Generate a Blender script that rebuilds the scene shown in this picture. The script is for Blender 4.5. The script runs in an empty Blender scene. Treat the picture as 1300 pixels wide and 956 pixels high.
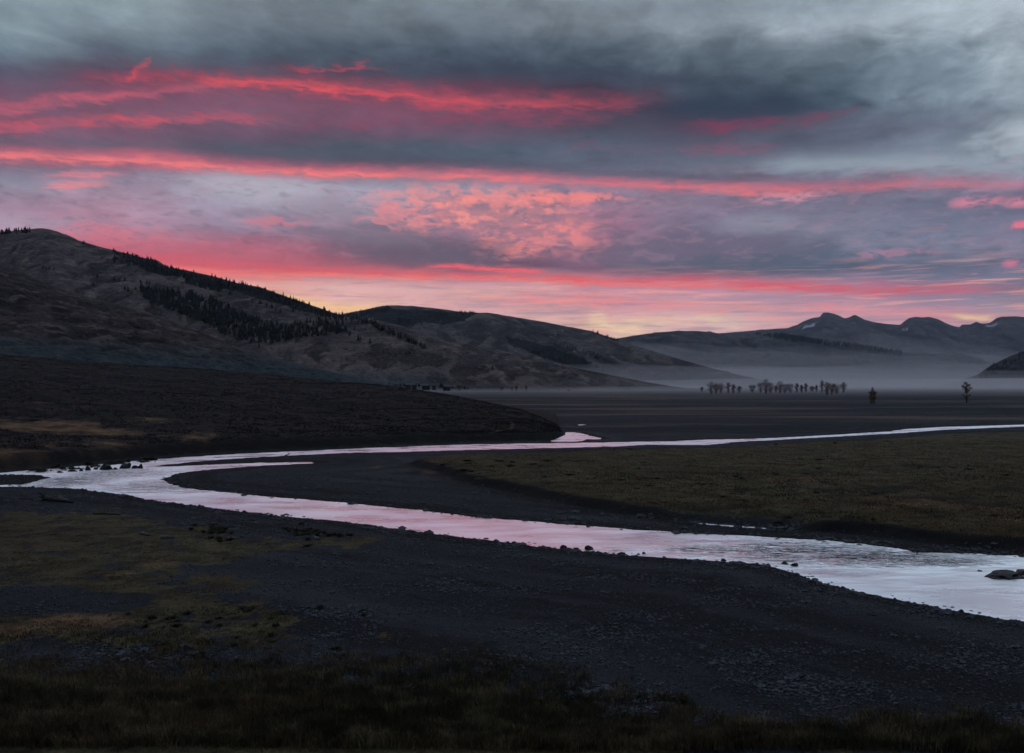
import bpy, math, random
import numpy as np
from mathutils import Vector
DEN = True
random.seed(7); rng = np.random.default_rng(11)
S = bpy.context.scene
COL = S.collection
# ------------------------------------------------------------------ view geometry (photo pixels, 1300 x 956)
F = 1100.0; CAMZ = 13.0; T = math.atan(10 / F)
def ray(px, py):
    a = (px - 650) / F; b = (478 - py) / F
    return np.array([a, math.cos(T) - b * math.sin(T), math.sin(T) + b * math.cos(T)])
def at(px, py, z=0.0):
    r = ray(px, py); k = (z - CAMZ) / r[2]
    return np.array([r[0] * k, r[1] * k, z])
def at_depth(px, py, Y):
    r = ray(px, py); k = Y / r[1]
    return np.array([r[0] * k, Y, CAMZ + r[2] * k])
# ------------------------------------------------------------------ numpy noise
_P = np.random.default_rng(3).permutation(256); _P = np.concatenate([_P, _P, _P])
_G = np.stack([np.cos(np.arange(256) * 2 * np.pi / 256 * 37), np.sin(np.arange(256) * 2 * np.pi / 256 * 37)], 1)
def pn(x, y, seed=0):
    x = np.asarray(x, float) + seed * 17.3; y = np.asarray(y, float) + seed * 9.7
    xi = np.floor(x).astype(int); yi = np.floor(y).astype(int); xf = x - xi; yf = y - yi
    u = xf ** 3 * (xf * (xf * 6 - 15) + 10); v = yf ** 3 * (yf * (yf * 6 - 15) + 10)
    def g(ix, iy, dx, dy):
        h = _P[_P[ix & 255] + (iy & 255)]; q = _G[h]; return q[..., 0] * dx + q[..., 1] * dy
    n00 = g(xi, yi, xf, yf); n10 = g(xi + 1, yi, xf - 1, yf); n01 = g(xi, yi + 1, xf, yf - 1); n11 = g(xi + 1, yi + 1, xf - 1, yf - 1)
    return ((n00 * (1 - u) + n10 * u) * (1 - v) + (n01 * (1 - u) + n11 * u) * v) * 1.5
def fbm(x, y, o=4, seed=0):
    s = 0; a = 1; t = 0
    for i in range(o):
        s = s + a * pn(x * 2 ** i, y * 2 ** i, seed + i); t += a; a *= .5
    return s / t
def rfbm(x, y, o=4, seed=0):
    s = 0; a = 1; t = 0
    for i in range(o):
        s = s + a * (1 - 2 * np.abs(pn(x * 2 ** i, y * 2 ** i, seed + i))); t += a; a *= .5
    return s / t
def sstep(a, b, x):
    t = np.clip((x - a) / (b - a), 0, 1); return t * t * (3 - 2 * t)
def lerp_pts(x, pts):
    p = np.array(pts, float); return np.interp(x, p[:, 0], p[:, 1])
def smooth_pts(x, pts):           # linear with slight smoothing
    x = np.asarray(x, float); return (lerp_pts(x - 4, pts) + 2 * lerp_pts(x, pts) + lerp_pts(x + 4, pts)) / 4
def in_poly(X, Y, poly):
    ins = np.zeros(X.shape, bool); n = len(poly)
    for i in range(n):
        x0, y0 = poly[i]; x1, y1 = poly[(i + 1) % n]
        c = ((y0 > Y) != (y1 > Y)) & (X < (x1 - x0) * (Y - y0) / ((y1 - y0) + 1e-12) + x0); ins ^= c
    return ins
def sdist(X, Y, poly):            # >0 outside
    d = np.full(X.shape, 1e9); n = len(poly)
    for i in range(n):
        x0, y0 = poly[i]; x1, y1 = poly[(i + 1) % n]; dx = x1 - x0; dy = y1 - y0; L = dx * dx + dy * dy + 1e-9
        t = np.clip(((X - x0) * dx + (Y - y0) * dy) / L, 0, 1)
        d = np.minimum(d, (X - x0 - t * dx) ** 2 + (Y - y0 - t * dy) ** 2)
    d = np.sqrt(d); return np.where(in_poly(X, Y, poly), -d, d)
def linedist(X, Y, pts):
    d = np.full(X.shape, 1e9)
    for (x0, y0), (x1, y1) in zip(pts[:-1], pts[1:]):
        dx = x1 - x0; dy = y1 - y0; L = dx * dx + dy * dy + 1e-9
        t = np.clip(((X - x0) * dx + (Y - y0) * dy) / L, 0, 1)
        d = np.minimum(d, (X - x0 - t * dx) ** 2 + (Y - y0 - t * dy) ** 2)
    return np.sqrt(d)
def gpoly(pts, z=0.0): return [tuple(at(x, y, z)[:2]) for x, y in pts]
# ------------------------------------------------------------------ mesh helpers
def mesh(name, V, Fc, mat=None, smooth=False, parent=None, attrs=None, link=True):
    V = np.asarray(V, np.float32); Fc = np.asarray(Fc, np.int32); k = Fc.shape[1]
    m = bpy.data.meshes.new(name); m.vertices.add(len(V)); m.vertices.foreach_set('co', V.ravel())
    m.loops.add(Fc.size); m.loops.foreach_set('vertex_index', Fc.ravel())
    m.polygons.add(len(Fc)); m.polygons.foreach_set('loop_start', np.arange(0, Fc.size, k, dtype=np.int32))
    m.polygons.foreach_set('use_smooth', np.full(len(Fc), smooth))
    m.update(calc_edges=True)
    if attrs:
        for an, av in attrs.items():
            at_ = m.attributes.new(an, 'FLOAT', 'POINT'); at_.data.foreach_set('value', np.asarray(av, np.float32).ravel())
    if mat: m.materials.append(mat)
    o = bpy.data.objects.new(name, m)
    if link: COL.objects.link(o)
    if parent: o.parent = parent
    return o
def grid_faces(nr, nc, wrap=False):
    r = np.arange(nr - 1)[:, None]; c = np.arange(nc if wrap else nc - 1)[None, :]; c2 = (c + 1) % nc
    return np.stack([r * nc + c, r * nc + c2, (r + 1) * nc + c2, (r + 1) * nc + c], -1).reshape(-1, 4)
def tag(o, label=None, cat=None, group=None, kind=None):
    if label: o['label'] = label
    if cat: o['category'] = cat
    if group: o['group'] = group
    if kind: o['kind'] = kind
    return o
def empty(name, loc, rz=0.0, sc=1.0):
    o = bpy.data.objects.new(name, None); COL.objects.link(o); o.location = loc; o.rotation_euler = (0, 0, rz); o.scale = (sc,) * 3 if not hasattr(sc, '__len__') else sc
    return o
def ico(sub=1):
    import bmesh
    bm = bmesh.new(); bmesh.ops.create_icosphere(bm, subdivisions=sub, radius=1.0)
    v = np.array([x.co[:] for x in bm.verts]); f = np.array([[q.index for q in p.verts] for p in bm.faces]); bm.free(); return v, f
ICO1 = ico(1); ICO3 = ico(3); ICO4 = ico(4)
def tube(path, rad, n=7):
    path = np.asarray(path, float); V = []; N = len(path)
    for i in range(N):
        d = path[min(i + 1, N - 1)] - path[max(i - 1, 0)]; d /= np.linalg.norm(d) + 1e-9
        up = np.array([0, 0, 1.]) if abs(d[2]) < .9 else np.array([1., 0, 0])
        s = np.cross(d, up); s /= np.linalg.norm(s); u = np.cross(s, d)
        for k in range(n):
            a = 2 * math.pi * k / n; V.append(path[i] + (s * math.cos(a) + u * math.sin(a)) * rad[i])
    V = np.array(V); Fc = grid_faces(N, n, True)
    c0 = len(V); V = np.vstack([V, path[0], path[-1]])
    caps = [[c0, (k + 1) % n, k, c0] for k in range(n)] + [[c0 + 1, (N - 1) * n + k, (N - 1) * n + (k + 1) % n, c0 + 1] for k in range(n)]
    return V, np.vstack([Fc, caps])
def tube3(path, rad, n=6):       # triangles
    V, q = tube(path, rad, n); t = np.vstack([q[:, [0, 1, 2]], q[:, [0, 2, 3]]])
    t = t[(t[:, 0] != t[:, 1]) & (t[:, 1] != t[:, 2]) & (t[:, 0] != t[:, 2])]; return V, t
def join(parts):
    V = []; Fc = []; n = 0
    for v, f in parts: V.append(v); Fc.append(np.asarray(f) + n); n += len(v)
    return np.vstack(V), np.vstack(Fc)
# ------------------------------------------------------------------ node expression helper
class NT:
    def __init__(s, tree): s.t = tree
    def n(s, typ, **kw):
        nd = s.t.nodes.new(typ)
        for k, v in kw.items(): setattr(nd, k, v)
        return nd
    def put(s, sock, v):
        if isinstance(v, E): s.t.links.new(v.s, sock)
        elif isinstance(v, bpy.types.NodeSocket): s.t.links.new(v, sock)
        else:
            if hasattr(sock.default_value, '__len__') and not hasattr(v, '__len__'): v = (v,) * len(sock.default_value)
            if hasattr(v, '__len__') and len(sock.default_value) == 4 and len(v) == 3: v = tuple(v) + (1,)
            sock.default_value = v
    def math(s, op, *a, clamp=False):
        nd = s.n('ShaderNodeMath', operation=op, use_clamp=clamp)
        for i, v in enumerate(a): s.put(nd.inputs[i], v)
        return E(s, nd.outputs[0])
    def mix(s, fac, a, b, mode='MIX'):
        nd = s.n('ShaderNodeMix', data_type='RGBA', blend_type=mode)
        s.put(nd.inputs[0], fac); s.put(nd.inputs[6], a); s.put(nd.inputs[7], b); return E(s, nd.outputs[2])
    def vec(s, x, y, z=0.0):
        nd = s.n('ShaderNodeCombineXYZ')
        for i, v in enumerate((x, y, z)): s.put(nd.inputs[i], v)
        return E(s, nd.outputs[0])
    def noise(s, vec, scale=1.0, detail=4.0, rough=.5, dist=0.0):
        nd = s.n('ShaderNodeTexNoise'); s.put(nd.inputs['Vector'], vec)
        nd.inputs['Scale'].default_value = scale; nd.inputs['Detail'].default_value = detail
        nd.inputs['Roughness'].default_value = rough; nd.inputs['Distortion'].default_value = dist
        return E(s, nd.outputs[0])
    def ramp(s, fac, lo, hi):      # smoothstep
        nd = s.n('ShaderNodeMapRange', interpolation_type='SMOOTHSTEP'); s.put(nd.inputs[0], fac)
        s.put(nd.inputs[1], lo); s.put(nd.inputs[2], hi); return E(s, nd.outputs[0])
    def curve(s, fac, pts, vec_handles='AUTO'):   # pts in 0..1
        nd = s.n('ShaderNodeFloatCurve'); c = nd.mapping.curves[0]; nd.mapping.use_clip = False
        nd.mapping.extend = 'HORIZONTAL'
        pts = sorted(pts)
        c.points[0].location = pts[0]; c.points[-1].location = pts[-1]
        for p in pts[1:-1]: c.points.new(*p)
        for p in c.points: p.handle_type = 'AUTO_CLAMPED'
        nd.mapping.update(); s.put(nd.inputs[1], fac); return E(s, nd.outputs[0])
class E:
    def __init__(s, nt, sock): s.nt = nt; s.s = sock
    def __add__(s, o): return s.nt.math('ADD', s, o)
    __radd__ = __add__
    def __mul__(s, o): return s.nt.math('MULTIPLY', s, o)
    __rmul__ = __mul__
    def __sub__(s, o): return s.nt.math('SUBTRACT', s, o)
    def __rsub__(s, o): return s.nt.math('SUBTRACT', o, s)
    def __truediv__(s, o): return s.nt.math('DIVIDE', s, o)
def lin(c):
    return tuple(((v / 255) / 12.92 if v / 255 <= .04045 else ((v / 255 + .055) / 1.055) ** 2.4) for v in c)
def newmat(name):
    m = bpy.data.materials.new(name); m.use_nodes = True; t = m.node_tree; t.nodes.clear(); nt = NT(t)
    out = nt.n('ShaderNodeOutputMaterial'); return m, nt, out
def bsdf(nt, out, col, rough=.9, normal=None, spec=.2, **kw):
    b = nt.n('ShaderNodeBsdfPrincipled'); nt.put(b.inputs['Base Color'], col); nt.put(b.inputs['Roughness'], rough)
    b.inputs['Specular IOR Level'].default_value = spec
    if normal is not None: nt.put(b.inputs['Normal'], normal)
    for k, v in kw.items(): nt.put(b.inputs[k], v)
    nt.t.links.new(b.outputs[0], out.inputs[0]); return b
def attr(nt, name):
    nd = nt.n('ShaderNodeAttribute', attribute_name=name); return E(nt, nd.outputs['Fac'])
def geo_pos(nt): return E(nt, nt.n('ShaderNodeNewGeometry').outputs['Position'])
def vscale(nt, v, sc):
    nd = nt.n('ShaderNodeMapping'); nt.put(nd.inputs[0], v); nd.inputs['Scale'].default_value = sc; return E(nt, nd.outputs[0])
def bump(nt, h, strength, dist):
    nd = nt.n('ShaderNodeBump'); nt.put(nd.inputs['Height'], h); nt.put(nd.inputs['Strength'], strength); nd.inputs['Distance'].default_value = dist
    return E(nt, nd.outputs[0])

# ================================================================== WORLD : dusk sky with cloud decks
W = bpy.data.worlds.new('World'); S.world = W; W.use_nodes = True
wt = W.node_tree; wt.nodes.clear(); nt = NT(wt)
SUN_EL, SUN_AZ = math.radians(3.0), math.radians(-12.0)
def ang(px, py):
    r = ray(px, py); r = r / np.linalg.norm(r); return math.degrees(math.atan2(r[0], r[1])), math.degrees(math.asin(r[2]))
tc = nt.n('ShaderNodeTexCoord'); sep = nt.n('ShaderNodeSeparateXYZ'); wt.links.new(tc.outputs['Generated'], sep.inputs[0])
dx, dy, dz = (E(nt, sep.outputs[i]) for i in range(3))
U = nt.math('ARCTAN2', dx, dy) * (180 / math.pi); Vv = nt.math('ARCSINE', dz) * (180 / math.pi)
# noise coordinates: clouds flatten toward the horizon
Lg = nt.math('LOGARITHM', nt.math('MAXIMUM', Vv, -3.0) + 6.0, math.e)
cN = nt.vec(U * .11, Lg * 7.0, 1.7)
nA = nt.noise(cN, 1.0, 3, .5)                 # broad soft
nB = nt.noise(nt.vec(U * .32, Lg * 13.0, 4.2), 1.0, 4, .55, .6)  # mid clumps
nC = nt.noise(nt.vec(U * .42 + Vv * .22, Lg * 30.0, 9.2), 1.0, 4, .6, .4)  # wisps
Vw = Vv + (nA - .5) * 1.4 + (nC - .5) * .75 + (nB - .5) * .7       # warped elevation
Uw = U + (nB - .5) * 6.0
VMAX = 28.0
cols = [0, 150, 300, 450, 600, 750, 900, 1050, 1200, 1300]
rows = {
 -40: [(150,165,175),(150,165,175),(140,155,165),(140,152,162),(138,150,160),(145,158,168),(150,162,172),(160,175,184),(172,186,194),(172,186,194)],
 0: [(118,135,143),(130,147,152),(108,120,128),(112,125,132),(108,120,127),(118,130,138),(120,133,142),(140,155,165),(165,180,188),(168,182,190)],
 30: [(128,147,154),(122,139,147),(103,116,125),(103,116,124),(103,116,125),(110,122,130),(128,142,149),(148,162,170),(158,174,182),(168,182,190)],
 60: [(104,123,133),(86,99,111),(76,90,102),(74,88,100),(72,85,98),(82,95,106),(92,106,116),(100,115,125),(112,129,139),(155,170,178)],
 88: [(80,82,100),(75,64,82),(65,72,88),(58,68,83),(52,63,78),(66,79,92),(78,92,103),(86,101,112),(108,125,136),(150,166,174)],
 115: [(98,78,98),(104,72,92),(108,78,98),(106,66,86),(86,58,78),(56,56,73),(62,74,88),(72,88,100),(122,139,150),(142,157,167)],
 140: [(112,84,104),(108,84,104),(112,84,104),(108,78,99),(98,74,95),(68,58,76),(46,59,76),(62,78,93),(98,113,126),(132,147,158)],
 165: [(120,82,102),(114,80,100),(92,72,92),(86,74,93),(88,76,95),(72,74,90),(78,66,86),(88,93,110),(108,119,134),(165,178,186)],
 185: [(98,94,112),(90,90,107),(72,80,95),(68,82,96),(70,85,99),(78,90,106),(80,85,102),(88,96,113),(112,126,140),(160,174,182)],
 207: [(112,100,118),(108,88,108),(82,78,95),(68,72,87),(74,82,98),(85,92,108),(94,103,118),(120,132,145),(128,141,153),(138,150,162)],
 235: [(138,138,155),(150,136,155),(170,168,184),(152,150,167),(134,135,152),(130,122,142),(122,112,130),(118,108,128),(124,120,140),(130,122,144)],
 260: [(150,124,144),(168,138,157),(152,146,165),(146,136,154),(138,124,144),(142,114,134),(126,114,134),(116,114,134),(104,108,128),(104,108,130)],
 290: [(172,160,178),(168,125,146),(140,122,144),(124,110,130),(128,108,128),(150,110,132),(118,112,132),(120,122,140),(112,117,136),(120,118,140)],
 315: [(180,120,140),(188,108,128),(166,98,122),(140,92,115),(105,90,111),(130,90,113),(112,100,122),(98,107,126),(106,112,131),(124,124,144)],
 340: [(190,104,120),(188,96,116),(170,88,108),(122,76,98),(104,72,95),(110,76,99),(84,82,104),(76,90,110),(92,101,121),(104,108,129)],
 362: [(225,130,130),(225,130,130),(225,150,140),(214,162,162),(208,155,160),(204,148,158),(185,142,160),(160,134,155),(122,118,141),(108,115,136)],
 385: [(235,160,140),(235,160,140),(236,180,152),(222,178,168),(206,160,162),(210,146,154),(196,150,160),(176,144,160),(150,134,154),(140,137,154)],
 410: [(240,190,140),(240,190,140),(240,190,145),(238,186,158),(214,168,168),(226,184,170),(216,180,176),(206,158,168),(196,150,160),(186,150,160)],
 488: [(190,140,120)]*4 + [(190,150,140)]*3 + [(180,140,145)]*3}
colnodes = []
for ci, px in enumerate(cols):
    cr = nt.n('ShaderNodeValToRGB'); el = cr.color_ramp; el.interpolation = 'B_SPLINE' if False else 'EASE'
    el.interpolation = 'CARDINAL' if False else 'LINEAR'
    st = sorted([(max(0.0, min(1.0, ang(px, py)[1] / VMAX)), lin(c[ci])) for py, c in rows.items()])
    while len(el.elements) < len(st): el.elements.new(.5)
    for i, (p, c) in enumerate(st): el.elements[i].position = p
    for i, (p, c) in enumerate(st): el.elements[i].position = p; el.elements[i].color = c + (1,)
    nt.put(cr.inputs[0], nt.math('DIVIDE', Vw, VMAX)); colnodes.append(E(nt, cr.outputs[0]))
acc = colnodes[0]
for i in range(1, len(cols)):
    u0, u1 = ang(cols[i - 1], 300)[0], ang(cols[i], 300)[0]
    acc = nt.mix(nt.ramp(Uw, u0, u1), acc, colnodes[i])
# overall cloud relief
fine = nt.noise(nt.vec(U * 1.1 + Vv * .5, Lg * 60.0, 2.2), 1.0, 3, .6, .5)
relief = (nB - .5) * .65 + (nC - .5) * .5 + (nA - .5) * .5 + (fine - .5) * .2 + 1.06
sky = nt.mix(1.0, acc, nt.vec(relief * 1.0, relief * .975, relief * 1.01), 'MULTIPLY')
UR = 34.0
def U01(px): return (ang(px, 300)[0] + UR) / (2 * UR)
un = (U + UR) * (1 / (2 * UR))
brk = nt.noise(nt.vec(U * .5, Lg * 24.0, 6.6), 1.0, 3, .6, .5)
fib = nt.noise(nt.vec(U * .55 + Vv * 1.1, Lg * 70.0 - U * .12, 5.5), 1.0, 4, .62, .8)
def streak(sky, pts, color, up=1.0, dn=1.0, warp=.6, breakup=.9, soft=2.0):
    """pts: (px, py, half width px, amount)"""
    us = [U01(p[0]) for p in pts]; us = [0.0] + us + [1.0]; pp = [pts[0]] + list(pts) + [pts[-1]]
    els = [ang(p[0], p[1])[1] / 30 for p in pp]
    f = nt.curve(un, list(zip(us, els))) * 30.0
    w = nt.curve(un, [(u, p[2] / 19.2 / 3) for u, p in zip(us, pp)]) * 3.0
    a = nt.curve(un, [(u, p[3]) for u, p in zip(us, pp)])
    d = (Vv + (nC - .5) * (1.5 * warp) + (fine - .5) * (.8 * warp) + (fib - .5) * (.4 + .8 * warp) - f)
    wu = nt.math('MAXIMUM', d, 0.0) / (w * up); wd = nt.math('MAXIMUM', d * -1.0, 0.0) / (w * dn)
    q = nt.math('ADD', wu, wd); g = nt.math('EXPONENT', nt.math('POWER', q, soft) * -1.0)
    amt = nt.math('MULTIPLY', g, a)
    amt = amt * nt.math('ADD', nt.ramp(brk * .55 + fib * .45, .36, .62) * breakup, 1.0 - breakup)
    return nt.mix(nt.math('MINIMUM', amt, 1.0, clamp=True), sky, lin(color))
def patch(sky, px, py, rx, ry, color, amt=1.0, lo=.45, hi=.6, src=None, edge=.25):
    u0, v0 = ang(px, py); ex = (U - u0) / (rx / 19.2); ey = (Vv - v0) / (ry / 19.2)
    r = nt.math('SQRT', ex * ex + ey * ey)
    src = src if src is not None else (nB * .6 + fine * .4)
    m = nt.ramp(src + (1.0 - r) * .16, lo, hi) * nt.ramp(r, 1.25, edge) if lo is not None else nt.ramp(r + (src - .5) * .8, 1.15, .35)
    return nt.mix(m * amt, sky, lin(color))
clump = nt.noise(nt.vec(U * .62 + 3.0, Vv * 1.75, 3.3), 1.0, 4, .6, .6)
puff = nt.noise(nt.vec(U * .9, Vv * 2.3, 8.1), 1.0, 4, .6, .6)
# grey-violet cloud masses
sky = patch(sky, 860, 318, 190, 36, (104, 98, 120), .75, None, None, clump)
sky = patch(sky, 960, 338, 190, 18, (76, 90, 110), .7, None, None, clump)
sky = patch(sky, 330, 240, 110, 24, (178, 176, 190), .6, None, None, puff)
sky = patch(sky, 440, 262, 90, 20, (150, 146, 164), .5, None, None, puff)
sky = patch(sky, 960, 285, 60, 16, (140, 142, 158), .55, None, None, puff)
# thin banding low over the horizon and broken texture in the middle deck
band = nt.noise(nt.vec(U * .2, Lg * 42.0, 12.0), 1.0, 4, .6, .4); lowm = nt.ramp(Vv, 8.2, 6.0)
sky = nt.mix(nt.ramp(band, .50, .66) * lowm * .65, sky, lin((246, 168, 158)))
sky = nt.mix(nt.ramp(band, .47, .34) * lowm * .6, sky, lin((164, 136, 158)))
midm = nt.ramp(Vv, 7.0, 8.5) * nt.ramp(Vv, 14.5, 12.5)
sky = nt.mix(nt.ramp(clump, .50, .66) * midm * .22, sky, lin((182, 140, 158)))
sky = nt.mix(nt.ramp(fine * .5 + puff * .5, .48, .36) * midm * .3, sky, lin((88, 88, 108)))
# lit salmon clumps
sky = patch(sky, 630, 285, 190, 46, (200, 122, 142), .5, .44, .62, puff)
sky = patch(sky, 610, 268, 160, 36, (248, 148, 140), .85, .50, .66, clump * .55 + fine * .45)
sky = patch(sky, 640, 312, 60, 26, (244, 142, 136), .75, .48, .64, puff * .55 + fine * .45)
sky = patch(sky, 715, 298, 62, 30, (244, 140, 138), .7, .40, .62, clump)
sky = patch(sky, 500, 275, 60, 30, (222, 134, 142), .7, .50, .66, puff)
sky = patch(sky, 130, 300, 100, 28, (216, 124, 138), .6, .50, .68, puff)
sky = patch(sky, 350, 282, 60, 14, (208, 120, 136), .6, .50, .66, puff)
sky = patch(sky, 720, 252, 90, 10, (246, 134, 132), .85, .50, .62, puff)
sky = patch(sky, 240, 320, 200, 22, (206, 104, 124), .5, .40, .66, clump)
sky = patch(sky, 1240, 256, 34, 9, (222, 132, 152), .8, .42, .66, puff)
sky = patch(sky, 1295, 257, 18, 7, (222, 132, 152), .8, .40, .64, puff)
sky = patch(sky, 1296, 286, 16, 6, (240, 116, 140), .85, .36, .60, puff)
sky = patch(sky, 1285, 335, 12, 6, (220, 120, 150), .7, .38, .62, puff)
sky = patch(sky, 1005, 250, 60, 9, (222, 150, 165), .7, .46, .64, puff)
sky = patch(sky, 1130, 322, 60, 8, (176, 126, 150), .6, .5, .64, puff)
sky = patch(sky, 540, 320, 140, 24, (94, 84, 106), .9, None, None, clump)
sky = patch(sky, 480, 300, 90, 16, (110, 104, 124), .7, None, None, puff)
sky = patch(sky, 620, 262, 60, 7, (126, 112, 134), .6, None, None, puff)
sky = patch(sky, 700, 275, 70, 6, (126, 108, 130), .5, None, None, clump)
gap = nt.noise(nt.vec(U * .75 + 9.0, Lg * 24.0, 3.9), 1.0, 5, .6, .25)
sky = patch(sky, 640, 285, 200, 50, (134, 112, 134), .65, .50, .70, gap)
sky = patch(sky, 610, 252, 170, 22, (244, 142, 138), .6, .48, .66, gap * -1.0 + 1.0)
# streaks
sky = streak(sky, [(0,128,16,.2),(200,125,26,.3),(500,135,26,.32),(700,145,20,.25),(820,150,14,0)], (142, 70, 94), warp=.7, breakup=.6)
sky = streak(sky, [(60,98,4,0),(120,97,6,.45),(180,98,8,.75),(240,98,9,.85),(290,103,10,1),(400,110,9,1),(470,118,9,1),(540,126,12,.95),(600,131,11,.9),(680,132,10,.8),(760,131,12,.55),(830,128,12,.2),(900,126,10,0)], (178, 72, 90), up=1.1, dn=.8, warp=.8, breakup=.75)
sky = streak(sky, [(230,99,3,0),(270,102,4,.8),(340,106,4.5,1),(420,112,4,.9),(520,122,4,.6),(640,132,4,.5),(740,132,4,.2),(800,132,4,0)], (216, 82, 92), warp=.5, breakup=.4)
sky = streak(sky, [(150,102,3,0),(162,97,4,.5),(175,87,4,.6),(188,80,3,.35),(196,74,2,0)], (214, 80, 96), warp=.7, breakup=.85)
sky = streak(sky, [(330,88,3,0),(380,86,4,.5),(430,84,4,.7),(480,84,3,.3),(520,86,3,0)], (196, 66, 88), warp=.9, breakup=.8)
sky = streak(sky, [(0,139,6,.95),(60,131,5,.9),(130,124,4.5,.85),(200,116,4,.7),(260,110,3.5,.5),(300,107,3,.2),(330,106,3,0)], (198, 92, 112), up=1.4, warp=.6, breakup=.65)
sky = streak(sky, [(0,162,6,.9),(60,155,5,1),(110,153,6,.8),(160,151,6,.95),(220,151,5,.8),(280,150,5,.7),(340,152,4,.35),(420,152,4,0)], (198, 84, 102), warp=.7, breakup=.7)
sky = streak(sky, [(300,160,4,0),(420,158,6,.3),(560,152,8,.4),(680,150,8,.5),(760,152,8,.2),(820,155,6,0)], (146, 62, 88), warp=.7, breakup=.7)
sky = streak(sky, [(840,162,4,0),(880,160,7,.55),(940,157,7,.75),(1000,154,6,.6),(1050,147,5,.45),(1090,141,4,.2),(1130,138,4,0)], (140, 56, 86), warp=.7, breakup=.7)
sky = streak(sky, [(680,192,3,0),(740,185,4,.4),(800,190,4,.2),(870,190,5,.5),(930,186,6,.6),(980,188,4,.4),(1020,188,4,0)], (150, 76, 104), warp=1.2, breakup=1.0)
# dark lens of cloud over the right centre
sky = streak(sky, [(560,84,6,0),(650,88,8,.5),(760,92,9,.6),(900,104,8,.4),(1020,112,8,0)], (50, 60, 78), warp=.5, breakup=.3)
sky = streak(sky, [(780,140,6,0),(860,138,13,.6),(950,136,16,.85),(1020,132,14,.6),(1100,128,10,0)], (46, 60, 78), warp=.4, breakup=.2)
# underlit edge D and the pale sky under it
sky = streak(sky, [(0,186,10,.5),(200,190,10,.5),(400,206,10,.7),(600,212,9,.6),(800,222,8,.6),(900,226,8,.7),(1000,226,7,.4),(1080,224,6,0)], (76, 78, 98), warp=.4, breakup=.3)
sky = streak(sky, [(900,212,6,0),(980,208,8,.4),(1080,207,8,.7),(1180,206,8,.7),(1300,212,8,.4)], (150, 162, 174), warp=.4, breakup=.3)
sky = streak(sky, [(0,195,7,.95),(60,198,7,.95),(120,200,7,1),(200,203,8,1),(280,210,7,1),(360,216,7,1),(450,219,6,1),(560,221,6,.95),(650,225,6,.85),(760,231,5,.75),(880,237,5,.8),(960,239,6,.85),(1040,238,5,.6),(1130,234,5,.45),(1200,231,6,.45),(1300,231,5,.35)], (206, 102, 122), up=1.3, dn=1.2, warp=.3, breakup=.5)
sky = streak(sky, [(0,196,3.5,.9),(60,199,4,.9),(120,202,4,.9),(200,205,4,.9),(280,212,4,.95),(360,218,4,1),(450,222,4,.9),(560,223,3.5,.85),(650,227,3.5,.7),(760,233,3,.4),(880,238,3,.5),(960,242,5,.7),(1040,240,4,.3),(1200,233,4,.3),(1300,233,4,.2)], (238, 124, 124), up=.8, dn=1.0, warp=.3, breakup=.7)
sky = streak(sky, [(40,224,2,0),(90,221,3,.8),(140,223,3,.7),(180,222,3,0)], (226, 128, 140), warp=.4, breakup=.3)
sky = streak(sky, [(40,238,2,0),(80,235,4,.8),(120,233,4,.7),(160,234,3,0)], (232, 136, 144), warp=.4, breakup=.3)
# lower red band J
sky = streak(sky, [(120,318,14,.6),(250,324,14,.7),(400,332,10,.6),(520,340,6,.2),(600,340,6,0)], (180, 92, 114), warp=.4, breakup=.3)
sky = streak(sky, [(200,330,7,.9),(260,336,8,1),(330,341,7,1),(420,345,6,1),(520,349,6,1),(640,352,5,.95),(740,356,6,1),(830,358,7,1),(900,359,8,.95),(1000,364,7,1),(1080,368,7,.95),(1160,370,6,.85),(1230,367,6,.6),(1300,366,5,.25)], (216, 84, 100), up=1.2, dn=.9, warp=.25, breakup=.45)
sky = streak(sky, [(200,340,4,.9),(330,349,4,.9),(450,350,3,.8),(560,352,3,.7),(640,353,2.5,.8),(740,358,3,.8),(830,361,3,.8),(900,363,3,.6),(1000,368,3,.3),(1100,370,3,0)], (248, 120, 114), warp=.25, breakup=.6)
sky = streak(sky, [(520,340,2,0),(560,338,2.5,.9),(610,340,2.5,.9),(670,344,3,.9),(705,346,2,0)], (244, 96, 108), warp=.2, breakup=.1)
sky = streak(sky, [(1080,356,3,0),(1105,357,3,.7),(1135,359,3,.7),(1160,360,2,0)], (200, 90, 124), warp=.7, breakup=.85)
# pale band above the hills
sky = streak(sky, [(330,362,3,.5),(430,366,4,.7),(560,370,4,.5),(700,366,4,.2),(800,370,4,0)], (226, 186, 182), warp=.4, breakup=.5)
sky = streak(sky, [(560,384,6,0),(650,378,6,.5),(720,378,7,.75),(800,384,8,.7),(880,388,5,.6),(980,390,5,.5),(1100,386,5,.2),(1200,388,4,0)], (244, 140, 138), warp=1.2, breakup=.9)
sky = streak(sky, [(960,380,5,0),(1030,388,6,.4),(1100,394,6,.7),(1180,396,6,.6),(1260,400,6,.3),(1300,400,5,.2)], (236, 146, 152), warp=.8, breakup=.5)
sky = streak(sky, [(560,392,4,0),(660,388,5,.5),(760,394,5,.5),(860,376,5,.4),(980,378,5,.4),(1100,382,5,.3),(1200,380,5,0)], (172, 136, 158), warp=.9, breakup=.8)
sky = streak(sky, [(330,375,5,.6),(400,386,6,.8),(440,392,6,.9),(480,390,5,.3),(540,388,5,0)], (255, 208, 138), warp=.4, breakup=.3)
sky = streak(sky, [(730,424,6,0),(752,408,8,.8),(790,418,9,.9),(830,408,7,.5),(880,405,5,.5),(930,408,5,.3),(1000,404,4,0)], (255, 226, 176), warp=.9, breakup=.6)
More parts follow.
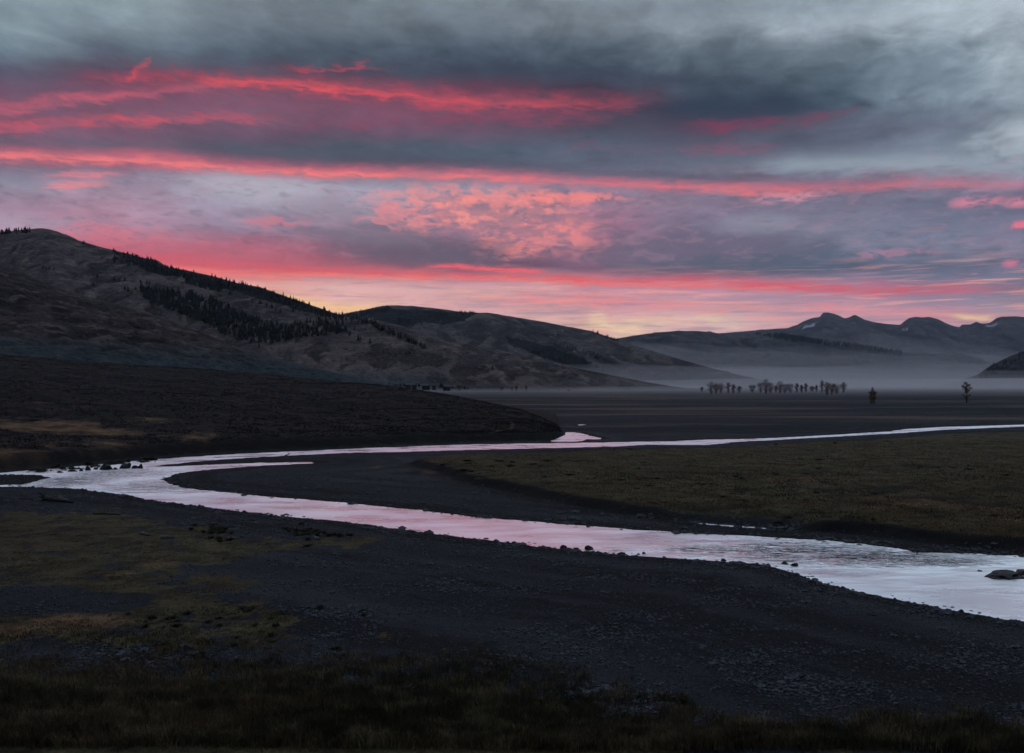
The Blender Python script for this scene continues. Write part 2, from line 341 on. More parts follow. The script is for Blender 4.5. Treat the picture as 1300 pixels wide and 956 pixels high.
sky = streak(sky, [(1200,402,3,0),(1228,403,3,.6),(1250,404,3,.55),(1275,400,3,0)], (255, 232, 170), warp=.2, breakup=.1)
# clear-sky component; unseen bright sky above the frame, added to light the water
nish = nt.n('ShaderNodeTexSky', sky_type='NISHITA', sun_disc=False); nish.sun_elevation = SUN_EL; nish.sun_rotation = SUN_AZ
zen = nt.noise(nt.vec(dx * 2.2, dy * 2.2, dz * 3.0), 1.0, 3, .6, .6)
br = lambda c, k: tuple(v * k for v in lin(c))
zenc = nt.mix(nt.ramp(zen, .38, .62), br((184, 216, 244), 1.2), br((220, 240, 255), 1.5))
pinkz = nt.ramp(nt.math('ABSOLUTE', U + 3.0), 15.0, 4.0) * nt.ramp(Vv, 62.0, 30.0)
zenc = nt.mix(pinkz * .9, zenc, br((255, 164, 192), 1.5))  # unseen pink patch added overhead to tint the water
sky = nt.mix(nt.ramp(Vv, 24.5, 33.0), sky, zenc)
side = nt.ramp(nt.math('ABSOLUTE', U), 40.0, 75.0)
dusk = nt.mix(nt.ramp(zen, .4, .6), lin((106, 116, 134)), lin((140, 150, 168)))
sky = nt.mix(nt.math('MAXIMUM', side, nt.ramp(Vv, 46.0, 64.0)), sky, dusk)  # unseen side, back and upper sky, its tone shaped for ground and hills
nb = nt.n('ShaderNodeBackground'); nt.put(nb.inputs[0], E(nt, nish.outputs[0])); nb.inputs[1].default_value = 0.05
cb = nt.n('ShaderNodeBackground'); nt.put(cb.inputs[0], sky); cb.inputs[1].default_value = 1.07
mx = nt.n('ShaderNodeMixShader'); mx.inputs[0].default_value = .97
wt.links.new(nb.outputs[0], mx.inputs[1]); wt.links.new(cb.outputs[0], mx.inputs[2])
wo = nt.n('ShaderNodeOutputWorld'); wt.links.new(mx.outputs[0], wo.inputs[0])
W.cycles.sampling_method = 'MANUAL'; W.cycles.sample_map_resolution = 512

# sun lamp: faint, below thick cloud
L = bpy.data.lights.new('sun', 'SUN'); L.energy = .05; L.angle = math.radians(5); L.color = (1, .62, .5)
lo = bpy.data.objects.new('sun', L); COL.objects.link(lo)
sd = Vector((math.sin(SUN_AZ) * math.cos(SUN_EL), math.cos(SUN_AZ) * math.cos(SUN_EL), math.sin(SUN_EL)))
lo.rotation_euler = sd.to_track_quat('Z', 'Y').to_euler()

# ================================================================== MATERIALS
def ground_material():
    m, nt, out = newmat('ground'); P = geo_pos(nt)
    sdx = attr(nt, 'shore'); gr = attr(nt, 'grass'); oc = attr(nt, 'ochre'); dk = attr(nt, 'bank'); pl = attr(nt, 'plain'); fl = attr(nt, 'floor'); bf = attr(nt, 'bluff')
    big = nt.noise(vscale(nt, P, (.035, .05, .05)), 1, 5, .6); mid = nt.noise(vscale(nt, P, (.35, .35, .35)), 1, 6, .65)
    sm = nt.noise(vscale(nt, P, (3.2, 3.2, 3.2)), 1, 5, .7)
    vo = nt.n('ShaderNodeTexVoronoi'); nt.put(vo.inputs['Vector'], vscale(nt, P, (5.5, 5.5, 5.5)))
    cell = nt.n('ShaderNodeSeparateXYZ'); nt.t.links.new(vo.outputs['Color'], cell.inputs[0]); cv = E(nt, cell.outputs[0])
    gravel = nt.mix(cv, (.005, .007, .010), (.052, .060, .070))
    gravel = nt.mix(nt.ramp(mid, .35, .7) * .5, gravel, (.014, .016, .020))
    gravel = nt.mix(nt.ramp(big, .5, .68) * .5, gravel, (.022, .019, .016))
    sx = nt.n('ShaderNodeSeparateXYZ'); nt.put(sx.inputs[0], P)
    fl_ = nt.noise(nt.vec(sdx * .22 + mid * .8, E(nt, sx.outputs[0]) * .03, 1.0), 1, 4, .6)
    gravel = nt.mix(nt.ramp(fl_, .48, .60) * .85, gravel, (.010, .011, .013)); gravel = nt.mix(nt.ramp(fl_, .46, .36) * .5, gravel, (.050, .055, .062))
    gravel = nt.mix(nt.ramp(sdx + (sm - .5) * 3.0, 3.2, .6) * .75, gravel, (.009, .008, .008))
    grass = nt.mix(nt.ramp(mid * .6 + sm * .4, .35, .65), (.018, .017, .009), (.115, .098, .052))
    grass = nt.mix(nt.ramp(big, .45, .65) * .6, grass, (.062, .042, .022))
    ochre = nt.mix(nt.ramp(mid, .35, .65), (.080, .046, .026), (.20, .122, .066))
    far = nt.noise(vscale(nt, P, (.0014, .0045, .02)), 1, 7, .68)
    far2 = nt.noise(vscale(nt, P, (.004, .018, .02)), 1, 6, .68)
    plain = nt.mix(nt.ramp(far, .44, .56), (.006, .014, .020), (.024, .026, .030))
    plain = nt.mix(nt.ramp(far2, .50, .60) * .8, plain, (.105, .084, .066))
    c = nt.mix(pl, gravel, plain)
    edge = (sm - .5) * .9 + (mid - .5) * .9
    c = nt.mix(nt.ramp(gr + edge, .35, .65), c, grass)
    bm1 = nt.noise(vscale(nt, P, (.035, .10, .10)), 1, 5, .62); bm2 = nt.noise(vscale(nt, P, (.5, 1.1, 1.1)), 1, 4, .7)
    bc = nt.mix(nt.ramp(bm1, .38, .62), (.006, .006, .008), (.022, .018, .018)); bc = nt.mix(nt.ramp(bm2, .48, .64) * .7, bc, (.044, .037, .035))
    c = nt.mix(nt.ramp(bf, .1, .5), c, bc)
    c = nt.mix(nt.ramp(oc + edge, .3, .9), c, ochre)
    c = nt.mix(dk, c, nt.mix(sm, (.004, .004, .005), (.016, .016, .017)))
    c = nt.mix(fl, c, (.02, .022, .02))
    vd = E(nt, vo.outputs['Distance'])
    h = nt.math('MULTIPLY', vd, -.10) + sm * .12 + mid * .2
    bsdf(nt, out, c, .95, bump(nt, h, .8, 1.0), .1)
    return m
def bluff_rgb(nt, P):
    big = nt.noise(vscale(nt, P, (.03, .03, .06)), 1, 5, .6); mid = nt.noise(vscale(nt, P, (.14, .5, .5)), 1, 5, .65)
    return big, mid
def hill_material(name, lo, hi, tan, sc=1.0, teal=None):
    m, nt, out = newmat(name); P = geo_pos(nt)
    a = nt.noise(vscale(nt, P, (.0032 * sc, .0032 * sc, .006 * sc)), 1, 6, .62, .4)
    b = nt.noise(vscale(nt, P, (.018 * sc, .018 * sc, .05 * sc)), 1, 5, .68, .3)
    g = attr(nt, 'gully'); lw = attr(nt, 'low')
    c = nt.mix(nt.ramp(a, .36, .64), lo, hi)
    c = nt.mix(nt.ramp(b, .50, .62) * .8, c, tan)
    c = nt.mix(nt.ramp(b, .46, .32) * .6, c, tuple(v * .45 for v in lo))
    c = nt.mix(nt.ramp(g + (b - .5) * .8, .40, .75) * .8, c, tuple(v * .4 for v in lo))
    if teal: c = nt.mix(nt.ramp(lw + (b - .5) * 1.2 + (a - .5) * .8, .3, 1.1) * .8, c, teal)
    dots = nt.noise(vscale(nt, P, (.11 * sc, .11 * sc, .2 * sc)), 1, 2, .6); c = nt.mix(nt.ramp(dots, .56, .66) * .6, c, tuple(v * .35 for v in lo)); c = nt.mix(nt.ramp(dots, .42, .32) * .45, c, tan)
    ex = attr(nt, 'patch'); c = nt.mix(nt.ramp(ex + (b - .5) * .6, .4, .7), c, (.42, .44, .50) if name == 'snowy_rock' else (.005, .008, .008))
    h = b * 6.0 / sc + a * 14.0 / sc
    bsdf(nt, out, c, 1.0, bump(nt, h, .9, 1.3), .05)
    return m
def plainmat(name, c1, c2, sc=2.0, rough=.9, spec=.15, bumpd=.03):
    m, nt, out = newmat(name); tcn = nt.n('ShaderNodeTexCoord'); n1 = nt.noise(E(nt, tcn.outputs['Object']), sc, 5, .65)
    bsdf(nt, out, nt.mix(nt.ramp(n1, .32, .68), c1, c2), rough, bump(nt, n1, .7, bumpd), spec); return m
M_ground = ground_material()
M_conifer = plainmat('conifer_foliage', (.004, .007, .006), (.012, .016, .013), .6)
M_bark = plainmat('bark', (.030, .024, .020), (.07, .058, .05), 1.2)
M_autumn = plainmat('autumn_leaf', (.045, .030, .014), (.13, .075, .028), .7)
M_leafdark = plainmat('dark_leaf', (.045, .030, .018), (.19, .115, .055), .7)
M_twig = plainmat('bare_twigs', (.10, .060, .045), (.23, .135, .090), .7)
M_red = plainmat('red_leaf', (.22, .05, .03), (.36, .10, .05), .7)
M_stone = plainmat('wet_stone', (.006, .006, .007), (.024, .024, .026), 3.0, .7, .3, .05)
M_cobble = plainmat('cobble', (.004, .005, .007), (.074, .084, .096), 6.0, .85, .2, .02)
M_wood = plainmat('driftwood', (.05, .048, .046), (.13, .125, .12), 4.0, .85, .2, .02)
M_wooddark = plainmat('dark_driftwood', (.018, .016, .015), (.05, .045, .04), 4.0, .85, .2, .02)
M_sage = plainmat('sagebrush', (.030, .028, .020), (.085, .072, .050), 2.0)
M_scrub = plainmat('scrub', (.008, .008, .009), (.028, .024, .022), .12)
def grassmat(name, a, b, c3, d):
    m, nt, out = newmat(name); P = geo_pos(nt); n1 = nt.noise(vscale(nt, P, (.05, .16, .1)), 1, 5, .68, .6); n2 = nt.noise(vscale(nt, P, (.6, .9, .6)), 1, 4, .7); n3 = nt.noise(vscale(nt, P, (9, 9, 2)), 1, 2, .5)
    c = nt.mix(nt.ramp(n1, .42, .58), a, b); c = nt.mix(nt.ramp(n2, .50, .62) * .8, c, c3); c = nt.mix(nt.ramp(n2, .48, .36) * .8, c, d); c = nt.mix(nt.ramp(n3, .35, .65) * .6, c, d)
    bsdf(nt, out, c, .95, None, .1); return m
M_grass = grassmat('dry_grass', (.060, .054, .030), (.110, .080, .046), (.22, .175, .10), (.020, .019, .012))
M_meadow = grassmat('meadow_grass', (.062, .058, .032), (.180, .110, .056), (.24, .175, .09), (.016, .016, .010))
M_wall = plainmat('timber_wall', (.030, .024, .02), (.05, .04, .034), 1)
M_roof = plainmat('metal_roof', (.06, .08, .09), (.11, .14, .15), 1)
# ================================================================== RIVER OUTLINES (photo pixels at water level)
main_ch = [(-260,602),(-100,600),(0,600.5),(30,598),(70,594.5),(110,591),(150,587),(200,583),(267,578.5),(333,575),(433,570.5),(500,567.5),(560,565.5),(608,564),(680,563),(745,562.2),(800,561.2),(860,560),(900,558.2),(950,557.4),(1006,555),(1060,552),(1127,548),(1151,544.8),(1196,542.2),(1300,539.2),(1420,537.5),(1600,536),
 (1600,538.5),(1420,539.5),(1300,541.4),(1196,545.6),(1151,549.2),(1127,550.6),(1060,554.2),(1006,557.2),(936,560.8),(900,564.6),(850,564.8),(820,564.4),(791,566.3),(711,568.4),(660,569.5),(621,570.4),(560,572),(500,574),(433,575),(350,579),(283,583),(240,586.5),(205,590.5),(188,592.5),
 (215,592.5),(260,590.5),(320,588),(398,586.4),(399,588),(340,590.5),(290,594),(250,597.5),(226,601),(203,608),
 (212,613),(227,618),(250,621.5),(283,625),(333,630),(433,638),(533,648),(600,656),(716,665.5),(800,672),(866,676.5),(940,680),(999,683.5),(1053,686.5),(1099,691),(1130,695),(1166,701),(1233,703),(1300,706),(1420,711),(1560,716),
 (1560,838),(1420,810),(1300,789),(1266,784.5),(1199,773),(1149,763),(1086,750),(1043,740),(1009,727.5),(979,719),(930,713),(866,709.5),(800,705),(750,700.5),(710,696.5),(660,690.5),(600,683.5),(533,675),(433,661.7),(370,656.5),(333,652),(283,646.5),(240,641),(197,635.5),(160,629),(127,624),(108,621),(60,618.5),(0,617.5),(-100,618),(-260,620)]
inlet = [(700,548.6),(718,548.8),(735,549.6),(743,551.6),(748,553.2),(763,556.2),(762,557.4),(745,557.8),(736,560.2),(700,560.8)]
puddle = [(731,539.4),(738,538.9),(744,539.1),(738,539.9)]
sliver = [(866,661.5),(910,666.0),(950,669),(990,671.5),(950,669.8),(908,666.9)]
RV = [gpoly(p) for p in (main_ch, inlet, puddle, sliver)]
meadow = gpoly([(520,583),(545,590),(575,600),(600,607),(650,617),(700,626),(790,640),(850,648),(900,654),(1000,659),(1100,664),(1200,674),(1300,682),(1500,694),(1750,705),(1750,541),(1500,543.5),(1300,547.5),(1200,550),(1150,555),(1060,559.5),(1000,562.5),(900,569.5),(800,571),(700,574),(600,576.5),(560,578)], 1.1)
# bluff foot and crest (px, py at water level) / (px, py, depth)
FOOT = [(-420,606),(-260,601),(-100,599),(0,598.5),(30,596),(70,592.5),(110,589),(150,585),(200,581),(267,576.5),(333,573),(433,569),(500,566),(600,562.6),(680,561),(704,558.5),(716,553)]
CREST = [(-420,432,330),(-200,440,330),(0,450,330),(100,458,330),(170,463,330),(240,467,330),(330,475,325),(420,484,315),(470,488,305),(500,491,300),(560,500,285),(620,512,270),(660,521,258),(690,532,248),(705,540,242),(713,547,238),(718,552,236)]
fa = [((x - 650) / F, at(x, y)[1]) for x, y in FOOT]
ca = [((x - 650) / F, at_depth(x, y, Y)[2], Y) for x, y, Y in CREST]
def bluff(X, Y):
    Ys = np.maximum(Y, 1.0); a = np.where(Y > 5, X / Ys, 9.0)
    Fd = np.interp(a, [p[0] for p in fa], [p[1] for p in fa]); Rd = np.interp(a, [p[0] for p in ca], [p[2] for p in ca])
    Rz = np.interp(a, [p[0] for p in ca], [p[1] for p in ca]); s = Y - Fd
    amax = (718 - 650) / F; live = sstep(amax, amax - .012, a) * (a > -1.05)
    t = np.clip(s / (Rd - Fd), 0, 1.0)
    cut = 1.6 * sstep(0.3, 4.0, s)
    prof = .62 * t ** .8 + .38 * sstep(0, 1, t)
    z = cut + (np.maximum(Rz, 0) - 1.6) * prof
    px = 650 + a * F
    # lower spur with dry grass and the hollow beside it
    env = np.sin(np.pi * np.clip(t, 0, 1)) ** .8
    q = linedist(X, Y, [tuple(at(40, 530, 5)[:2]), tuple(at(200, 530, 5)[:2]), tuple(at(300, 552, 2.5)[:2])])
    z = z + 2.2 * np.exp(-(q / 17.0) ** 2) * env
    z = z + (fbm(X / 46, Y / 46, 4, 5) * 2.6 + fbm(X / 12, Y / 12, 3, 8) * .5) * env * sstep(0, .3, t)
    z = z + fbm(X / 3.2, Y / 3.2, 3, 4) * .18 * sstep(0, 4, s)
    back = sstep(Rd, Rd + 260, Y); z = z * (1 - back)
    m = (s > 0).astype(float) * live
    return z * m, m * (1 - back), t, s
def ground_fields(X, Y):
    R = np.hypot(X, Y); n = X.size
    sd = np.full(X.shape, 400.0); near = (R < 900) & (Y > 20)
    xs, ys = X[near], Y[near]; d = np.full(xs.shape, 1e9)
    for p in RV: d = np.minimum(d, sdist(xs, ys, p))
    pool_refl = gpoly([(-300,603),(0,602.5),(52,603),(64,606),(46,611),(30,615.5),(0,616),(-300,616)]); ms = sdist(xs, ys, pool_refl); d = np.maximum(d, np.minimum(-ms, 1.2))  # land bar added in place of the bluff's dark reflection in the pool
    sd[near] = d
    jit = fbm(X / 2.3, Y / 2.3, 3, 2) * np.clip(R / 130, .35, 1.0) * .8
    sdj = sd + jit
    z = np.where(sdj > 0, .55 * (1 - np.exp(-np.maximum(sdj, 0) * .028 / .55)), np.maximum(sdj * .12, -.7))
    md = np.full(X.shape, 400.0); md[near] = sdist(xs, ys, meadow); mdj = md + fbm(X / 5, Y / 5, 3, 9) * 1.4
    mt = sstep(.6, -1.8, mdj) * sstep(.5, 4, sd)
    z = z + mt * (.85 + fbm(X / 9, Y / 9, 3, 12) * .16 + fbm(X / 34, Y / 34, 2, 14) * .25)
    # low cut terrace behind the far channel, and the open valley floor
    pl = sstep(4, 24, sd) * (Y > 205 - X * .02).astype(float) * (1 - mt); pl = pl * sstep(200, 225, Y)
    z = z + pl * (.25 + fbm(X / 90, Y / 26, 3, 21) * .22)
    # gravel undulation
    z = z + (fbm(X / 11, Y / 7, 3, 31) * .10 + fbm(X / 2.0, Y / 1.6, 3, 33) * .035) * sstep(0, 6, sd)
    # slope up to the viewpoint
    up = np.clip(27.5 - Y, 0, 60) ; z = z + np.where(R < 60, up * .36 * sstep(0, 2.5, up) , up * .36)
    z = np.where(Y < -5, 11.5, np.minimum(z, 11.3))
    bz, bm, bt, bs = bluff(X, Y)
    bm = bm * sstep(-.3, .6, bz - z); z = np.where(bm > 0, np.maximum(z, bz), z)
    # colour zones -------------------------------------------------
    gz = gpoly([(-500,637),(0,640),(60,644),(130,647),(200,655),(260,668),(330,678),(420,672),(450,676),(430,690),(350,700),(300,715),(320,745),(350,770),(380,800),(420,835),(-700,835),(-700,640)], .5)
    gd = np.full(X.shape, 99.0); nn = (R < 140) & (Y > 20); gd[nn] = sdist(X[nn], Y[nn], gz)
    nz = fbm(X / 6, Y / 6, 4, 41); nz2 = fbm(X / 1.9, Y / 1.9, 3, 43)
    grass = sstep(3.5, -4, gd + nz * 9) * (.74 + nz2 * .8)
    bare = gpoly([(-500,742),(0,742),(120,745),(190,752),(200,765),(120,775),(0,780),(-500,784)], .5); bd = np.full(X.shape, 99.0); bd[nn] = sdist(X[nn], Y[nn], bare)
    grass = grass * sstep(-1.5, 1.2, bd + nz * 2)
    grass = np.maximum(grass, sstep(38, 32, Y + nz * 6 + np.clip(X + 2, 0, 30) * .45) * (Y < 60) * .8)
    grass = np.maximum(grass, mt * 1.0)
    ochre = np.zeros(X.shape)
    for (x, y, rx, ry, zz, v) in [(100,788,90,14,.5,.8),(10,800,60,14,.5,.7),(1180,640,130,12,1.2,.55),(1040,612,90,9,1.2,.45),(1290,655,60,12,1.2,.6),(548,592,14,5,1,.8),(480,592,10,4,.4,.5),(590,600,30,4,1.1,.3),(200,712,45,7,.5,.5),(150,728,30,6,.5,.45),(20,728,30,5,.5,.4)]:
        c = at(x, y, zz); c2 = at(x, y - ry, zz); c3 = at(x + rx, y, zz)
        ex = (X - c[0]) / (c3[0] - c[0]); ey = (Y - c[1]) / (c2[1] - c[1])
        ochre = np.maximum(ochre, v * np.exp(-(ex ** 2 + ey ** 2)) * 1.25 + nz * .12 * (np.exp(-(ex ** 2 + ey ** 2)) > .1))
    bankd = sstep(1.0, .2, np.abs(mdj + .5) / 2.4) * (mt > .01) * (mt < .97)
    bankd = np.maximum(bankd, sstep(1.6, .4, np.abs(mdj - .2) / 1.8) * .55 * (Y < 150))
    bankd = np.maximum(bankd, sstep(2.2, .2, np.abs(sd - .3)) * .45 * (R < 400) * (mt < .5)); refl_m = sstep(2, -1, sdist(X, Y, gpoly([(-300,602),(0,602),(52,603),(64,606),(46,611),(30,616),(-300,616)]))); bankd = np.maximum(bankd, refl_m * .8)  # last mask paints the bluff's dark pool reflection into the colour
    hol = np.zeros(X.shape)
    for (x, y, rx, ry) in [(1135,619,45,3.5),(1190,631,55,3),(1250,637,40,3),(1060,622,30,2),(1095,634,24,2),(1035,600,40,1.8),(930,641,50,2),(760,612,60,1.6),(1150,592,70,1.6),(870,600,60,1.5),(1280,622,40,2)]:
        c = at(x, y, 1.2); ex = (X - c[0]) / (rx / F * c[1]); ey = (Y - c[1]) / (at(x, y - ry, 1.2)[1] - c[1]); hol = np.maximum(hol, np.exp(-((ex + nz) ** 2 + (ey + nz * 1.5) ** 2) ** 2))
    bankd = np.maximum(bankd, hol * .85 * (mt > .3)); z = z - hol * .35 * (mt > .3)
    b_on = bm > .3
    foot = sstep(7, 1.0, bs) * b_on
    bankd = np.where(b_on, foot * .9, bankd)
    bo = np.zeros(X.shape)
    for (px, py, Yd, rx, ry, v) in [(60,533,165,80,5.5,1.1),(140,534,165,50,3.5,1.0),(190,522,180,60,3,.7),(245,540,168,50,4,.7),(20,575,134,70,3.5,1.2),(10,552,150,50,3,.4),(400,535,185,80,4,.25),(520,515,230,90,5,.25),(150,552,148,200,11,.62),(60,520,190,90,5,.45)]:
        c = at_depth(px, py, Yd); ex = (X - c[0]) / (rx / F * Yd); ey = (Y - c[1]) / (ry * 2.1)
        bo = np.maximum(bo, v * np.exp(-(ex ** 2 + ey ** 2)))
    tr = linedist(X, Y, TRAIL); trail = sstep(1.3, .3, tr)
    ochre = np.where(b_on, np.maximum(bo * (.85 + nz * .6), trail * .55), ochre)
    grass = np.where(b_on, 0, grass); pl = np.where(b_on, 0, pl)
    floor = (z < -.02).astype(float)
    return z, dict(grass=grass, ochre=ochre, bank=np.clip(bankd, 0, 1), plain=pl, floor=floor, shore=np.clip(sd, -2, 60), bluff=b_on.astype(float) * bm), sd
def on_bluff(px, py):
    r = ray(px, py)
    for Y in np.arange(120, 330, .5):
        k = Y / r[1]; z = CAMZ + r[2] * k
        if bluff(np.array([r[0] * k]), np.array([Y]))[0][0] > z: return np.array([r[0] * k, Y, z])
    return at(px, py, 1)
TRAIL = [tuple(on_bluff(x, y)[:2]) for x, y in [(606,554),(620,551),(634,547),(648,544.5),(652,540),(649,536)]]
# ---- ground sheet
sy = np.concatenate([np.arange(470, 60, -.75), np.arange(60, 8, -.45), np.arange(8, .9, -.3)])
rad = np.concatenate([np.linspace(0.5, CAMZ * F / 470 * .97, 26), CAMZ * F / sy, [17000]])
az = np.concatenate([np.radians(np.linspace(-40, 40, 1150)), np.radians(np.arange(42, 320, 3.0))])
A, Rr = np.meshgrid(az, rad); X = Rr * np.sin(A); Y = Rr * np.cos(A)
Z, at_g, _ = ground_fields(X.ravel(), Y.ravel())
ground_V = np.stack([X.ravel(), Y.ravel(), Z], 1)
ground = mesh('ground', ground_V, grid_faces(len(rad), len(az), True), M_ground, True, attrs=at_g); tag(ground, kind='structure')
def gz_at(x, y): return float(ground_fields(np.array([float(x)]), np.array([float(y)]))[0][0])
def gz_arr(x, y): return ground_fields(np.asarray(x, float), np.asarray(y, float))[0]
# ---- water
def water_material():
    m, nt, out = newmat('river_water'); P = geo_pos(nt); rf = attr(nt, 'riffle')
    w1 = nt.noise(vscale(nt, P, (.5, 1.3, 1)), 1, 4, .6); w2 = nt.noise(vscale(nt, P, (2.2, 5.0, 1)), 1, 4, .65, .5)
    w3 = nt.noise(vscale(nt, P, (.12, .28, 1)), 1, 3, .6)
    w4 = nt.noise(vscale(nt, P, (.8, 1.5, 1)), 1, 3, .6, .8); rf = rf * nt.ramp(nt.noise(vscale(nt, P, (.25, .5, 1)), 1, 3, .6), .34, .56)
    h = w1 * .07 + w2 * .004 + w4 * rf * 1.9 + w2 * rf * .12
    nrm = bump(nt, h * (nt.ramp(w3, .3, .6) * .8 + .2), .9, 1.0)
    g = nt.n('ShaderNodeBsdfGlossy'); g.inputs['Color'].default_value = (.96, .97, 1, 1); nt.put(g.inputs['Roughness'], nt.ramp(w3, .3, .7) * .16 + .24); nt.put(g.inputs['Normal'], nrm)
    d = nt.n('ShaderNodeBsdfDiffuse'); d.inputs['Color'].default_value = (.022, .034, .042, 1); nt.put(d.inputs['Normal'], nrm)
    fr = nt.n('ShaderNodeLayerWeight'); fr.inputs['Blend'].default_value = .5; nt.put(fr.inputs['Normal'], nrm)
    f = nt.ramp(E(nt, fr.outputs['Facing']), .35, .80)
    mx = nt.n('ShaderNodeMixShader'); nt.put(mx.inputs[0], f * .97)
    nt.t.links.new(d.outputs[0], mx.inputs[1]); nt.t.links.new(g.outputs[0], mx.inputs[2]); nt.t.links.new(mx.outputs[0], out.inputs[0])
    return m
wsy = np.concatenate([np.arange(370, 40, -2.0), np.arange(40, 20, -1.0)])
wa = (np.arange(-320, 1720, 4.0) - 650) / F
WA, WY = np.meshgrid(wa, CAMZ * F / wsy); WX = WA * WY
rif = np.zeros(WX.shape)
for (x, y, rx, ry, v) in [(85,611,50,7,1.0),(150,601,60,6,.8),(205,617,70,7,.7),(1010,700,90,13,.9),(1100,706,110,9,1.2),(1190,712,60,5,1.0),(900,698,60,7,.6),(770,697,40,3,.35)]:
    c = at(x, y); ex = (WX - c[0]) / (rx / F * c[1]); ey = (WY - c[1]) / (at(x, y - ry)[1] - c[1]); rif = np.maximum(rif, v * np.exp(-(ex ** 2 + ey ** 2)))
river = mesh('river', np.stack([WX.ravel(), WY.ravel(), np.zeros(WX.size)], 1), grid_faces(*WX.shape), water_material(), True, attrs={'riffle': rif.ravel()}); tag(river, kind='structure')

# ================================================================== HILLS
HILLS = {}
def make_hill(name, ridge, base, mat, nz, back=.6, rows=170, step=2.0, prof=.5, gul=.5, warp=0.0, patches=(), seed=0, lowh=(0, 60), tealx=None, crest=None):
    """ridge: (px, py, depth); base: (px, depth, z)"""
    x0, x1 = ridge[0][0], ridge[-1][0]; px = np.arange(x0, x1 + step, step); a = (px - 650) / F
    ry = lerp_pts(px, [(p[0], p[1]) for p in ridge]); Rd = lerp_pts(px, [(p[0], p[2]) for p in ridge])
    Bd = lerp_pts(px, [(p[0], p[1]) for p in base]); Bz = lerp_pts(px, [(p[0], p[2]) for p in base])
    k = np.ones(9) / 9; pad = lambda q: np.convolve(np.pad(q, 4, 'edge'), k, 'valid'); Rd = pad(Rd); Bd = pad(Bd)
    Rz = np.array([at_depth(p, y, Y)[2] for p, y, Y in zip(px, ry, Rd)])
    t = np.concatenate([np.linspace(0, 1, rows), 1 + np.linspace(0, 1, 26)[1:] * back])
    Tt = t[:, None]; Yd = Bd + (Rd - Bd) * Tt; Xd = a[None, :] * Yd
    pr = np.where(Tt <= 1, prof * Tt + (1 - prof) * (3 * Tt ** 2 - 2 * Tt ** 3), 1)
    fall = np.where(Tt > 1, (Tt - 1) / back, 0.0)
    z = Bz + (Rz - Bz) * pr * (1 - fall ** 1.5)
    env = np.sin(np.pi * np.clip(Tt, 0, 1)) ** .7
    L = nz * 9
    gy = rfbm(Xd / L * 1.5 + fbm(Xd / L, Yd / L, 2, 60) * .6, Yd / (L * 2.8), 4, 50 + seed)
    z = z + env * nz * (1.3 * fbm(Xd / L, Yd / L, 5, seed) + gul * 1.1 * (gy - .4)) * np.clip((Rz - Bz) / (nz * 4), .1, 1.2)
    z = z + nz * .04 * fbm(Xd / (L * .05), Yd / (L * .05), 2, seed + 9)
    z[0] -= nz * .5
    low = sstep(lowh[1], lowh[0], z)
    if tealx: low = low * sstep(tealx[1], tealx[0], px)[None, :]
    o_py = 488 - F * (z - CAMZ) / Yd
    pt = np.zeros(z.shape)
    for poly, v in patches: pt = np.maximum(pt, v * (sdist(np.repeat(px[None, :], len(t), 0) + fbm(Xd / L * 2, Yd / L * 2, 3, 77) * 6, o_py + fbm(Xd / L * 2, Yd / L * 2, 3, 78) * 3, poly) < 0) * (Tt <= 1.02))
    o = mesh(name, np.stack([Xd.ravel(), Yd.ravel(), z.ravel()], 1), grid_faces(*z.shape), mat, True, attrs={'gully': (1 - gy).ravel(), 'low': low.ravel(), 'patch': pt.ravel()}); tag(o, kind='structure')
    HILLS[name] = (px, Xd, Yd, z, o_py, rows); return o
def on_hill(hn, x, y):
    px, Xd, Yd, z, py, rows = HILLS[hn]; c = int(np.clip(round((x - px[0]) / (px[1] - px[0])), 0, len(px) - 1))
    run = np.minimum.accumulate(py[:rows, c]); i = np.searchsorted(-run, -y); i = int(np.clip(i, 1, rows - 1))
    while i > 1 and py[i, c] > run[i - 1] + .01: i -= 1
    f = np.clip((run[i - 1] - y) / (run[i - 1] - py[i, c] + 1e-9), 0, 1)
    Yp = Yd[i - 1, c] * (1 - f) + Yd[i, c] * f; zz = z[i - 1, c] * (1 - f) + z[i, c] * f
    return np.array([(x - 650) / F * Yp, Yp, zz])
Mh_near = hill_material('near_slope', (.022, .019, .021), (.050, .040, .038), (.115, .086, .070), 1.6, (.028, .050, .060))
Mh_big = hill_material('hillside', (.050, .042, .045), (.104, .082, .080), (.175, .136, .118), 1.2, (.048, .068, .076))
Mh_mid = hill_material('middle_hill', (.048, .044, .050), (.11, .092, .090), (.17, .14, .12), .8)
Mh_rm = hill_material('far_slope', (.036, .046, .054), (.080, .078, .084), (.13, .118, .112), .6)
Mh_far = hill_material('snowy_rock', (.030, .028, .036), (.080, .068, .074), (.14, .12, .12), .4)
Mh_right = hill_material('wooded_slope', (.018, .026, .030), (.036, .044, .046), (.05, .05, .05), 1.0)
